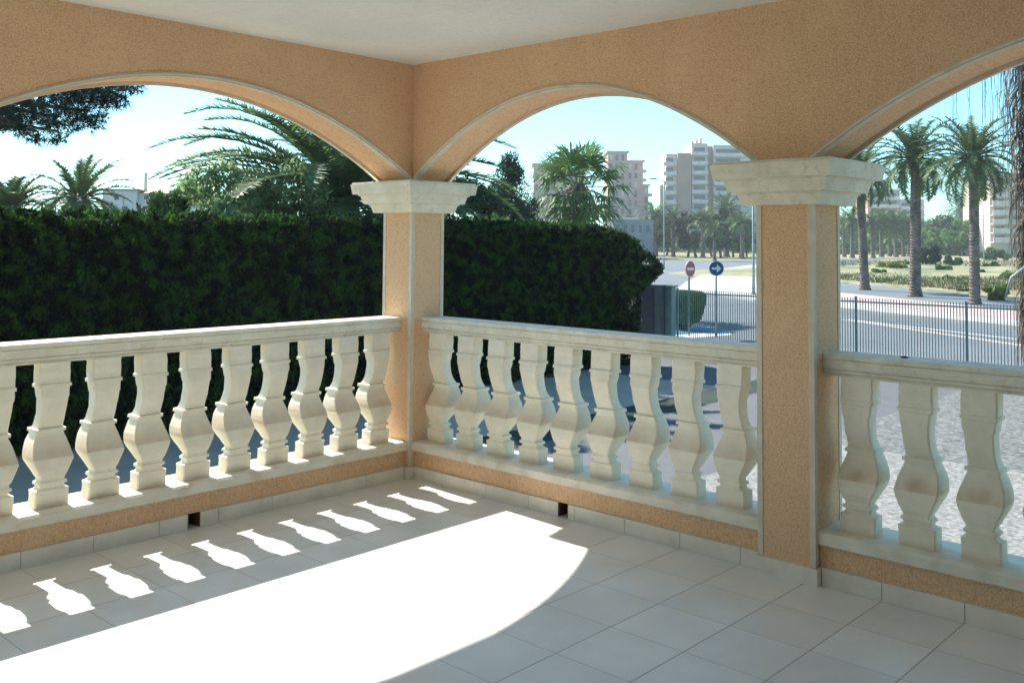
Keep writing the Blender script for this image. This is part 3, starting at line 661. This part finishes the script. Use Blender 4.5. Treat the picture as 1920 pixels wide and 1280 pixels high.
# conifer, bushes behind the hedge
def plant_at(u, v_top, back):      # back: metres behind the far side of the hedge
    q = at(u, v_top, 1.)-CP; p = CP+q*(10.1+back-CP[1])/q[1]; return (p[0], p[1], GZ), p[2]-GZ
b, h = plant_at(958, 296, 9); tree('conifer', b, h, 1.75, M['leafd'], 'dark green cone shaped conifer beside the fan palm', 'tree', 31, 42000, .12, shape='cone', nclump=120, trunk_frac=.08, up=1.0, aspect=3)
b, h = plant_at(868, 338, 6); tree('leafy_tree', b, h, 1.5, M['leafd'], 'dark leafy tree showing between the corner capital and the conifer', 'tree', 34, 26000, .13, shape='round', nclump=40, trunk_frac=.2)
b, h = plant_at(885, 372, 2.2); tree('bush', b, h, 1.35, M['leafl'], 'light green bush rising over the hedge right of the corner pillar', 'bush', 32, 16000, .11, shape='wide', nclump=40, trunk_frac=.2)
b, h = plant_at(845, 385, 1.5); tree('bush', b, h, .9, M['leafg'], 'mid green bush half hidden by the corner pillar', 'bush', 33, 8000, .11, shape='wide', nclump=25, trunk_frac=.2)
for i, (u, v, d, cr_, n, lb) in enumerate(((405, 300, 1.9, 1.15, 15000, 'tall pale tipped oleander at the left of the oleander clump'), (470, 318, 2.5, 1.35, 12000, 'low dense oleander in the middle of the clump behind the hedge'),
        (545, 300, 1.9, 1.45, 15000, 'tall leafy oleander under the date palm fronds'), (610, 335, 1.8, 1.15, 9000, 'small dark oleander beside the date palm trunk'))):
    b, h = plant_at(u, v, d); tree('oleander', b, h, cr_, M['leafo'] if i != 3 else M['leafg'], lb, 'shrub', 40+i, int(n*.62), .15, 'oleander shrubs behind the hedge', 'round', 30, .25, aspect=3.2, up=.7)
b, h = plant_at(318, 338, 2.5); tree('oleander', b, h, .65, M['leafg'], 'narrow upright dark shrub left of the oleanders', 'shrub', 47, 9000, .12, 'oleander shrubs behind the hedge', 'round', 26, .25, aspect=3.4, up=1.4)
b, h = plant_at(285, 385, 1.4); tree('flowering_bush', b, h, .8, M['leafy'], 'low pale flowering bush just above the hedge by the white villa', 'bush', 48, 3500, .07, None, 'wide', 20, .3)

# pine branch, top left
def pine(base, h, clumps, label, seed):
    r = np.random.default_rng(seed); root = empty('pine_tree', base); tag(root, label, 'tree')
    V = []; tb = MB(); tb.tube([(0, 0, -.05), (.1, .05, h*.5), (.3, .1, h)], [.22, .17, .08], 9)
    for (cx, cy, cz), rad in clumps:
        mid = (cx*.45, cy*.45, cz+.35); tb.tube([(.15, .05, min(h*.9, cz+.1)), mid, (cx, cy, cz+.1)], [.07, .045, .015], 6)
        nt_ = int(330*rad**1.6*3.2); c0 = np.array([cx, cy, cz])
        d = r.normal(size=(nt_, 3)); d /= np.linalg.norm(d, axis=1)[:, None]; P = c0+d*np.array([rad, rad, rad*.55])*(r.uniform(0, 1, nt_)[:, None])**.45
        for p in P[::9]: tb.tube([tuple(c0+(p-c0)*.25+np.array([0, 0, .05])), tuple(p)], [.008, .003], 3)
        for p in P:
            dirn = r.normal(size=3)+np.array([0, 0, .3]); dirn /= np.linalg.norm(dirn)
            for k in range(9):
                q = dirn+r.normal(size=3)*.55; q /= np.linalg.norm(q); s = np.cross(q, r.normal(size=3)); s /= np.linalg.norm(s); s *= .004
                V += [p-s, p+s, p+q*.13*r.uniform(.7, 1.1)]
    V = np.array(V); npmesh('crown', V, np.arange(len(V)).reshape(-1, 3), M['pine'], root); tb.build('trunk', M['bark'], root)
tb_ = at(-330, 600, 11.5); base = np.array((tb_[0], tb_[1], GZ))
cl = []
for u, v, d, rad in ((60, 205, 11.2, .38), (130, 190, 11.0, .40), (190, 175, 11.0, .33), (232, 160, 11.2, .22), (20, 225, 11.4, .30), (110, 235, 11.3, .24), (165, 225, 11.0, .24), (70, 262, 11.5, .12), (108, 262, 11.1, .11), (40, 245, 11.1, .15), (215, 190, 11.1, .17),
                     (-40, 215, 11.5, .5), (-120, 190, 11.8, .6), (100, 130, 11.4, .6), (-60, 110, 11.5, .8), (-220, 120, 12, .9), (190, 110, 11.4, .5), (-350, 60, 12, 1.0)):
    p = at(u, v, d)-base; cl.append((tuple(p), rad))
pine(tuple(base), 4.9, cl, 'pine tree whose dark needle clumps hang into the top left of the arch', 51)

# ================================================================== STREET PALMS
CR = [date_palm_meshes(100+k, 2.75, 56, 38, .50, .036, droop=(1.2, 2.0), emax=1.45, emin=-.55, rr=.035) for k in range(2)]
def crown_obj_mesh(name, cr_, m_):
    o = npmesh(name, cr_[0], cr_[1], m_); return o
def street_palm(u, vb, uc, vc, label, seed, k, r0, sc=1.):
    b = gnd(u, vb); d = float((b-CP)@FW); top = at(uc, vc, d)
    root = empty('street_palm', tuple(b)); tag(root, label, 'palm tree', 'date palms along the street')
    h = top[2]-b[2]; off = top[:2]-b[:2]
    t = palm_trunk(h, r0, r0*.85, seed); vs = [(x+off[0]*max(0, z)/h, y+off[1]*max(0, z)/h, z) for x, y, z in t.v]; t.v = vs
    t.build('trunk', M['ptrunk'], root)
    cr_ = CR[k]; o = npmesh('crown', cr_[0]*sc, cr_[1], M['frond'], root); o.location = (off[0], off[1], h)
    ds = skirt_mesh(seed, 90, .55, .9, .03, .1); o2 = npmesh('dead_fronds', ds[0], ds[1], M['deadfrond'], root); o2.location = (off[0], off[1], h-.1)
    return root
street_palm(1622, 547, 1612, 322, 'date palm whose crown is partly hidden by the second capital', 61, 0, .27)
street_palm(1716, 560, 1714, 298, 'thick straight date palm in the middle of the right arch', 62, 1, .30, 1.04)
street_palm(1828, 575, 1824, 296, 'date palm with a thickened upper trunk next to the hanging dead fronds', 63, 0, .24, .95)

# near fan palm with a long skirt of dead fronds
b0 = at(1960, 600, 14.6)
root = empty('skirted_palm', (b0[0], b0[1], GZ)); tag(root, 'tall palm at the right edge wrapped in a long skirt of dead brown fronds', 'palm tree')
palm_trunk(8.2, .19, .19, 71).build('trunk', M['ptrunk'], root)
fc = fan_palm_mesh(72, 30, 1.1, 1.1); o = npmesh('crown', fc[0], fc[1], M['fan'], root); o.location = (0, 0, 8.2)
r_ = np.random.default_rng(73); V = []
for i in range(1500):
    a = r_.uniform(0, 6.283); z = r_.uniform(1.5, 6.6); q = .24+.20*r_.uniform(0, 1)+.10*max(0, z-2.5)*r_.uniform(0, 1)**2.2; L_ = r_.uniform(.4, 1.3)
    b = np.array([q*.6*math.cos(a), q*.6*math.sin(a), z]); m1 = np.array([q*math.cos(a), q*math.sin(a), z-L_*.35]); t1 = m1+np.array([r_.normal()*.05, r_.normal()*.05, -L_*.65])
    wv = np.array([-math.sin(a), math.cos(a), 0])*r_.uniform(.004, .022); V += [b-wv, b+wv, m1+wv, b-wv, m1+wv, m1-wv, m1-wv, m1+wv, t1]
for i in range(230):   # long hanging threads around the crown
    a = r_.uniform(0, 6.283); q = r_.uniform(.45, 1.55); z = 6.5-.35*q+r_.normal()*.1; L_ = r_.uniform(1.6, 4.1)*(1.15-.30*q)
    b = np.array([q*math.cos(a), q*math.sin(a), z]); m1 = b+np.array([r_.normal()*.06, r_.normal()*.06, -L_*.5]); t1 = m1+np.array([r_.normal()*.1, r_.normal()*.1, -L_*.5])
    wv = np.array([-math.sin(a), math.cos(a), 0])*.0035; V += [b-wv, b+wv, m1+wv, b-wv, m1+wv, m1-wv, m1-wv, m1+wv, t1]
V = np.array(V); npmesh('dead_fronds', V, np.arange(len(V)).reshape(-1, 3), M['deadfrond'], root)
# pale fallen frond stem leaning at its foot
p0, p1, p2 = at(1884, 560, 13.4), at(1896, 520, 13.3), at(1925, 498, 13.3)
mb = MB().tube([tuple(p0), tuple(p1), tuple(p2)], [.012, .018, .02], 6); o = mb.build('broken_frond', M['pole']); tag(o, 'pale bent broken frond stem hanging from the skirted palm', 'frond')

# ================================================================== PLANTS ALONG THE STREET
def bush_at(u, vb, vt, wpx, m_, label, seed, n=3000, leaf=.16, shape='wide', name='bush', cat='bush', group=None, tf=.05, nclump=18):
    b = gnd(u, vb); d = float((b-CP)@FW); return tree(name, b, (vb-vt)/FPX*d, wpx/2/FPX*d, m_, label, cat, seed, n, leaf, group, shape, nclump, tf)
# clipped bush behind the fence
b = gnd(1283, 618); bp = empty('clipped_bush', tuple(b)); tag(bp, 'smooth clipped green bush just behind the fence and no entry sign', 'bush')
r_ = np.random.default_rng(81); n = 26000; d = r_.normal(size=(n, 3)); d /= np.linalg.norm(d, axis=1)[:, None]
zz = d[:, 2]; ex = 5; k = (np.abs(d)**ex).sum(1)**(-1/ex); P = d*k[:, None]*np.array([.62, .62, .55]); P = P*(1-np.abs(r_.normal(0, .05, n)))[:, None]
P[:, 2] += .75; P[:, :2] *= (.60+.34*np.clip(P[:, 2]/1.0, 0, 1.1))[:, None]*1.05
V, F = leaf_quads(P, .07, r_, 1.8); npmesh('foliage', V, F, M['leafl'], bp)
MB().loft([[(s*.5*math.cos(a), s*.5*math.sin(a), z) for a in [2*math.pi*k/12 for k in range(12)]] for z, s in ((-.03, .25), (.25, .62), (1.1, .95), (1.22, .8))], smooth=True).build('core', M['hedgecore'], bp)
# dry field plants
bush_at(1742, 500, 458, 42, M['leafd'], 'dark round bush at the foot of the thick date palm', 82, 5000, .3)
bush_at(1788, 502, 476, 32, M['leafg'], 'mid green bush right of the dark round bush', 83, 3000, .25)
bush_at(1838, 522, 500, 16, M['leafd'], 'small dark shrub touching the trunk of the date palm beside the hanging fronds', 84, 1500, .18)
bush_at(1867, 566, 528, 46, M['leafy'], 'yellow green shrub near the right edge behind the pavement', 85, 4500, .12)
bush_at(1866, 488, 465, 46, M['leafg'], 'long low green bush in front of the white wall', 86, 3500, .35)
bush_at(1668, 512, 492, 60, M['leafy'], 'patch of yellowish weeds between the two left street palms', 87, 3500, .22)
bush_at(1790, 532, 520, 60, M['drygrass'], 'clump of tall dry grass between the thick and the slender date palm', 88, 4500, .25)
bush_at(1583, 470, 440, 20, M['leafd'], 'dark shrub just right of the second pillar', 89, 1500, .5)
# tufts of dry grass in the field: uncountable
n = 16000; u = r_.uniform(1575, 1960, n); v = r_.uniform(492, 552, n); lim = 533+(u-1573)*.095; ok = v < lim-2
G = np.array([gnd(a, b_) for a, b_ in zip(u[ok], v[ok])]); n = len(G); hh = r_.uniform(.02, .3, n)
a = r_.uniform(0, 6.28, n); wv = np.stack([np.cos(a), np.sin(a), 0*a], 1)*.06; tip = G+np.stack([r_.normal(0, .1, n), r_.normal(0, .1, n), hh+.28], 1); G[:, 2] += .25
V = np.stack([G-wv, G+wv, tip], 1).reshape(-1, 3); tag(npmesh('grass', V, np.arange(3*n).reshape(-1, 3), M['drygrass']), 'tall dry grass tufts covering the field behind the street palms', 'grass', kind='stuff')

# rows of far trees
FC = date_palm_meshes(200, 3.0, 30, 12, .9, .09, emax=1.4, emin=-.5, rr=.05)
proto = empty('distant_palm'); tag(proto, 'x', 'palm tree')
palm_trunk(6., .35, .30, 201).build('trunk', M['ptrunk'], proto); o = npmesh('crown', FC[0], FC[1], M['frond'], proto); o.location = (0, 0, 6)
def far_palm(i, u, vb, vc, label, group, first=[True]):
    b = gnd(u, vb); d = float((b-CP)@FW); h = (vb-vc)/FPX*d
    o = proto if first[0] else copy_tree(proto); first[0] = False
    o.location = b; s = h/6.; o.scale = (s, s, s); o.rotation_euler = (0, 0, i*1.7); tag(o, label, 'palm tree', group); return o
rowC2 = [(1590, 472, 428), (1608, 473, 424), (1627, 471, 428), (1646, 472, 426), (1660, 471, 430), (1687, 472, 428), (1735, 474, 428), (1758, 476, 424), (1778, 473, 430), (1792, 475, 426), (1812, 474, 430)]
for i, (u, vb, vc) in enumerate(rowC2):
    far_palm(i+30, u, vb+3, vc, 'small date palm in the receding rows beyond the field', 'receding rows of small date palms')
rowC = [(1583, 478, 420), (1598, 480, 412), (1637, 480, 418), (1653, 478, 412), (1668, 477, 420), (1680, 478, 415), (1694, 477, 424), (1705, 477, 418)]
for i, (u, vb, vc) in enumerate(rowC):
    far_palm(i, u, vb+4, vc, 'distant date palm in the dense avenue row right of the second pillar', 'distant avenue palms right of the second pillar')
for i, (u, vb, vt, wd, m_, lb) in enumerate(((1640, 520, 506, 40, M['leafg'], 'low olive shrub between the two left street palms'), (1690, 505, 490, 34, M['leafy'], 'pale shrub left of the thick street palm'), (1765, 515, 498, 34, M['leafg'], 'olive shrub right of the thick street palm'),
        (1858, 512, 492, 36, M['leafg'], 'olive shrub between the slender palm and the skirted palm'), (1895, 530, 508, 40, M['leafy'], 'yellowish shrub beside the skirted palm'), (1806, 545, 530, 30, M['leafg'], 'low shrub at the edge of the cycle path'))):
    bush_at(u, vb, vt, wd, m_, lb, 500+i, 2500, .22)
for i, (u, vb, vc, lb) in enumerate(((1226, 482, 405, 'distant palm just right of the hedge end'), (1262, 482, 410, 'distant palm under the left wing of the brick tower'), (1318, 484, 412, 'distant palm in front of the tall balcony tower'), (1362, 482, 392, 'distant palm rising highest in front of the balcony tower'),
                        (1340, 490, 432, 'distant yellowish low palm on the verge behind the blue sign'), (1392, 486, 418, 'distant palm left of the lamp post'), (1802, 470, 392, 'small lone palm silhouette between the two tall date palms'))):
    far_palm(i+9, u, vb, vc, lb, 'distant palms beyond the road')
pr = [(148, 372, 30, 'palm crown rising left of the white villa'), (18, 392, 27, 'palm crown at the far left above the hedge'), (925, 272, 24, 'palm fronds reaching over the conifer beside the middle arch')]
for i, (u, v, d, lb) in enumerate(pr[:2]):
    c = at(u, v, d); cr_ = date_palm_meshes(300+i, 1.65 if i == 0 else 1.4, 44, 30, .30, .040, droop=(1.0, 1.7), emax=1.4, emin=-.3)
    palm('villa_palm', (c[0], c[1], GZ), c[2]-GZ, .2, .18, cr_, M['frond'], lb, 310+i, 'palms near the white villa')
far = [(1184, 478, 402, 52, M['leafg'], 'green tree in front of the low blue grey building'), (1212, 479, 408, 50, M['leafl'], 'small light green tree in front of the low blue grey building'), (1232, 481, 388, 44, M['leafd'], 'tall dark tree at the edge of the low blue grey building'), (1305, 483, 384, 46, M['leafg'], 'tall green tree left of the balcony tower foot'), (1352, 484, 390, 44, M['leafd'], 'dark tree under the balcony wing'), (1388, 484, 394, 44, M['leafg'], 'tall green tree under the stepped wing of the tower'),
       (1725, 476, 404, 60, M['leafg'], 'green tree behind the thick date palm'), (1775, 478, 400, 60, M['leafd'], 'tall dark tree in the gap between the two tall date palms'), (1250, 480, 400, 40, M['leafg'], 'green tree behind the left part of the road'), (1290, 482, 392, 55, M['leafd'], 'dark green tree under the brick stripe of the tower'), (1335, 482, 398, 50, M['leafg'], 'round green tree under the balcony tower'),
       (1375, 483, 405, 50, M['leafl'], 'light green tree in front of the tower foot'), (1400, 482, 410, 40, M['leafg'], 'green tree just left of the second pillar'), (1212, 478, 410, 40, M['leafd'], 'dark tree behind the end of the hedge'),
       (1752, 478, 415, 70, M['leafy'], 'olive coloured tree between the two tall date palms'), (1800, 480, 412, 70, M['leafl'], 'pale green tree left of the slender date palm'), (1600, 474, 402, 70, M['leafg'], 'broad green tree behind the avenue palms, left one'),
       (1670, 474, 398, 90, M['leafg'], 'broad green tree behind the avenue palms, right one'), (1715, 474, 430, 40, M['leafd'], 'dark tree hidden behind the thick date palm trunk'), (1842, 472, 436, 30, M['leafg'], 'small green tree in front of the beige tower')]
for i, (u, vb, vt, wd, m_, lb) in enumerate(far):
    bush_at(u, vb, vt, wd, m_, lb, 400+i, 3200, .55, 'round', 'tree', 'tree', 'far trees beyond the road', .22, 20)
# low distant wood closing the horizon
r_ = np.random.default_rng(90); n = 26000; ang = r_.uniform(-.62, .62, n); dist = r_.uniform(230, 300, n)
D = _FW[None, :]*np.cos(ang)[:, None]+_RT[None, :]*np.sin(ang)[:, None]; P = CP+D*dist[:, None]; P[:, 2] = GZ+(5.0+2.0*np.sin(ang*37)+1.2*np.sin(ang*91))*r_.uniform(0, 1, n)**.8
V, F = leaf_quads(P, 1.9, r_, 1.6); tag(npmesh('woods', V, F, M['leafg']), 'low distant belt of greenery along the horizon', 'greenery', kind='stuff')

# ================================================================== BUILDINGS
def lbasis(u, d, turn=0.):
    """frame at pixel column u and depth d: origin on the ground, local x to the right, y away"""
    p = at(u, 448, d); return (p[0], p[1], GZ), _a-math.pi/2+turn
def bldg(name, u, d, turn, label, cat='building', group=None):
    loc, rz = lbasis(u, d, turn); r = empty(name, loc, rz); tag(r, label, cat, group); return r
def top_z(v, d): return (448-v)/FPX*d+3.0
# tower behind the second arch: left wing, brick core, balcony wing, stepped wing
D = 290.; px = D/FPX
t = bldg('apartment_tower', 1245, D, .0, 'tall apartment tower with brick stripe and rows of white balconies', group='apartment towers')
def wing(root, x0, x1, y0, y1, zt, m_, nm='wall'): return MB().box(x0*px, y0, -.1, x1*px, y1, zt).build(nm, m_, root)
zt1, zt2, zt3 = top_z(285, D), top_z(265, D), top_z(267, D)
wing(t, 6, 26, 1.5, 14, zt1, M['tpale']); wing(t, 26, 51, 0, 14.5, zt1+.1, M['tbrick'], 'brick_core')
wing(t, 54, 84, 1.5, 16, zt2, M['tpale']); wing(t, 84, 96, 3.5, 16.2, zt3-.3, M['tbrick'], 'brick_recess'); wing(t, 96, 190, 2.5, 17, zt3, M['tpale'])
fl = 18.0*px
def floors(root, x0, x1, ytop, zt, n, yw, dep=1.5, bal=True):
    for k in range(n):
        z = zt-.7-(k+1)*fl
        MB().box(x0*px+.5, yw-.06, z+1.05, x1*px-.5, yw-.02, z+fl-.55).build('window', M['twin'], root)
        if bal: MB().box(x0*px-.4, yw-dep, z-.15, x1*px+.2, yw-.01, z+.05).box(x0*px-.4, yw-dep, z+.05, x1*px+.2, yw-dep+.15, z+1.0).build('balcony', M['tbalc'], root)
floors(t, 2, 22, 0, zt1, 9, 1.5); floors(t, 55, 82, 0, zt2, 10, 1.5); floors(t, 98, 150, 0, zt3, 10, 2.5, 1.9)
for k in range(3): MB().box((58+k*8)*px, 5, zt2+.01, (62+k*8)*px, 9, zt2+1.1+.5*k).build('roof_box', M['tpale'], t)
# pink tower pair behind the fan palm
D = 300.; px = D/FPX; fl = 17*px
t = bldg('apartment_tower', 1140, D, .0, 'stepped pinkish brick tower just right of the fan palm', group='apartment towers')
def pinkblock(root, x0, x1, v, y0, open_=True):
    z = top_z(v, D); MB().box(x0*px, y0, -.1, x1*px, y0+13, z).build('wall', M['tpink'], root)
    MB().box(x0*px-.5, y0-.5, z, x1*px+.6, y0+13.5, z+.5).build('roof', M['tpale'], root)
    nn = int((z-6)/fl)
    for k in range(nn):
        for j in range(max(1, int((x1-x0)/11))):
            MB().box((x0+3+j*11)*px, y0-.05, z-1.2-(k+.45)*fl, (x0+8+j*11)*px, y0-.01, z-.3-k*fl-.4).build('window', M['twin'] if (k+j) % 3 else M['tpale'], root)
        MB().box(x1*px+.01, y0+1, z-(k+1)*fl-.4, x1*px+1.3, y0+4, z-(k+1)*fl+.5).build('balcony', M['tpale'], root)
pinkblock(t, 0, 36, 284, 0); pinkblock(t, 36.3, 66, 301, .6); pinkblock(t, 66.3, 77, 346, 1.2)
t = bldg('apartment_tower', 1000, D, .0, 'pinkish tower whose top shows left of the fan palm', group='apartment towers'); pinkblock(t, 0, 50, 308, 0); pinkblock(t, 50.3, 95, 318, .5)
t = bldg('low_building', 1150, 150, .0, 'low pale blue grey building behind the hedge right of the fan palm')
px = 150/FPX; MB().box(0, 0, -.1, 75*px, 9, top_z(410, 150)).build('wall', M['bluegrey'], t); MB().box(-.1, -.1, top_z(410, 150), 48*px, 9.1, top_z(406, 150)).build('roof', M['tpale'], t)
for k in range(5): MB().box((6+k*14)*px, -.05, top_z(434, 150), (11+k*14)*px, -.01, top_z(420, 150)).build('window', M['twin'], t)
# tower behind the street palms
D = 330.; px = D/FPX; fl = 15*px
t = bldg('apartment_tower', 1628, D, .0, 'broad hazy apartment block behind the avenue palms', group='apartment towers')
MB().box(0, 0, -.1, 60*px, 15, top_z(350, D)).build('wall', M['tpink'], t); MB().box(60.3*px, 1, -.1, 108*px, 15, top_z(368, D)).build('side_wing', M['tpale'], t)
floors(t, 3, 56, 0, top_z(350, D), 5, 0); floors(t, 63, 104, 0, top_z(368, D), 4, 1)
D = 200.; px = D/FPX; fl = 17*px
t = bldg('apartment_tower', 1857, D, .0, 'beige apartment tower behind the hanging dead fronds', group='apartment towers')
MB().box(0, 0, -.1, 80*px, 12, top_z(322, D)).build('wall', M['tbeige'], t); MB().box(-.5, -.5, top_z(322, D), 80*px+.5, 12.5, top_z(318, D)).build('roof', M['tpale'], t)
floors(t, 4, 30, 0, top_z(322, D), 7, 0, 1.2); floors(t, 40, 76, 0, top_z(322, D), 7, 0, 1.2)
t = bldg('low_wall', 1822, 235, .0, 'low white wall and ramp behind the long low bush', 'wall'); px = 235/FPX
MB().box(0, 0, -.1, 40*px, .4, top_z(456, 235)).build('wall_face', M['villa'], t); MB().box(25*px, .41, -.1, 90*px, 6, top_z(446, 235)).build('block', M['villa'], t)
# white villa at the left
D = 60.; px = D/FPX
t = bldg('villa', 190, D, .12, 'white flat roofed villa with a tall thin chimney above the hedge')
MB().box(0, 0, -.1, 62*px, 7, top_z(362, D)).build('wall', M['villa'], t); MB().box(62.2*px, .5, -.1, 135*px, 8, top_z(366, D)).build('side_wing', M['villa'], t)
MB().box(-.2, -.25, top_z(362, D), 62*px+.2, 7.2, top_z(359, D)).build('parapet', M['roof'], t)
MB().add([(62*px, .2, top_z(366, D)), (137*px, .2, top_z(366, D)), (137*px, 8.2, top_z(366, D)), (62*px, 8.2, top_z(366, D)), (80*px, 4, top_z(352, D)), (137*px, 4, top_z(346, D))],
         [(0, 1, 5, 4), (3, 4, 5, 2), (0, 4, 3), (1, 2, 5), (0, 3, 2, 1)]).build('roof', M['roof'], t)
MB().box(52*px, 3, top_z(359, D), 56*px, 3.3, top_z(322, D)).build('chimney', M['tpale'], t)
for (x, v0, v1, wd) in ((36, 392, 400, 10), (59, 388, 398, 7), (72, 370, 378, 7), (95, 372, 384, 8), (22, 372, 380, 5)):
    fy = 0 if x+wd <= 62 else .5
    f = MB().box(x*px, fy-.05, top_z(v1, D), (x+wd)*px, fy-.002, top_z(v0, D)).build('window', M['twin'], t)
MB().box(38*px, -.10, top_z(400, D), 39*px, -.002, top_z(372, D)).build('drain_pipe', M['tpink'], t)

# ================================================================== AIR
hz = MB().box(-60, -60, GZ-1.2, 420, 420, 45).build('haze', M['white']); tag(hz, 'thin pale summer haze over the street and towers', 'haze', kind='stuff')
hm = bpy.data.materials.new('haze'); hm.use_nodes = True; n = hm.node_tree.nodes; n.clear()
ou = n.new('ShaderNodeOutputMaterial'); pv = n.new('ShaderNodeVolumePrincipled'); pv.inputs['Color'].default_value = (.90, .93, .96, 1); pv.inputs['Density'].default_value = .00045; pv.inputs['Anisotropy'].default_value = .3
hm.node_tree.links.new(pv.outputs[0], ou.inputs['Volume']); hz.data.materials[0] = hm
S.cycles.volume_bounces = 0
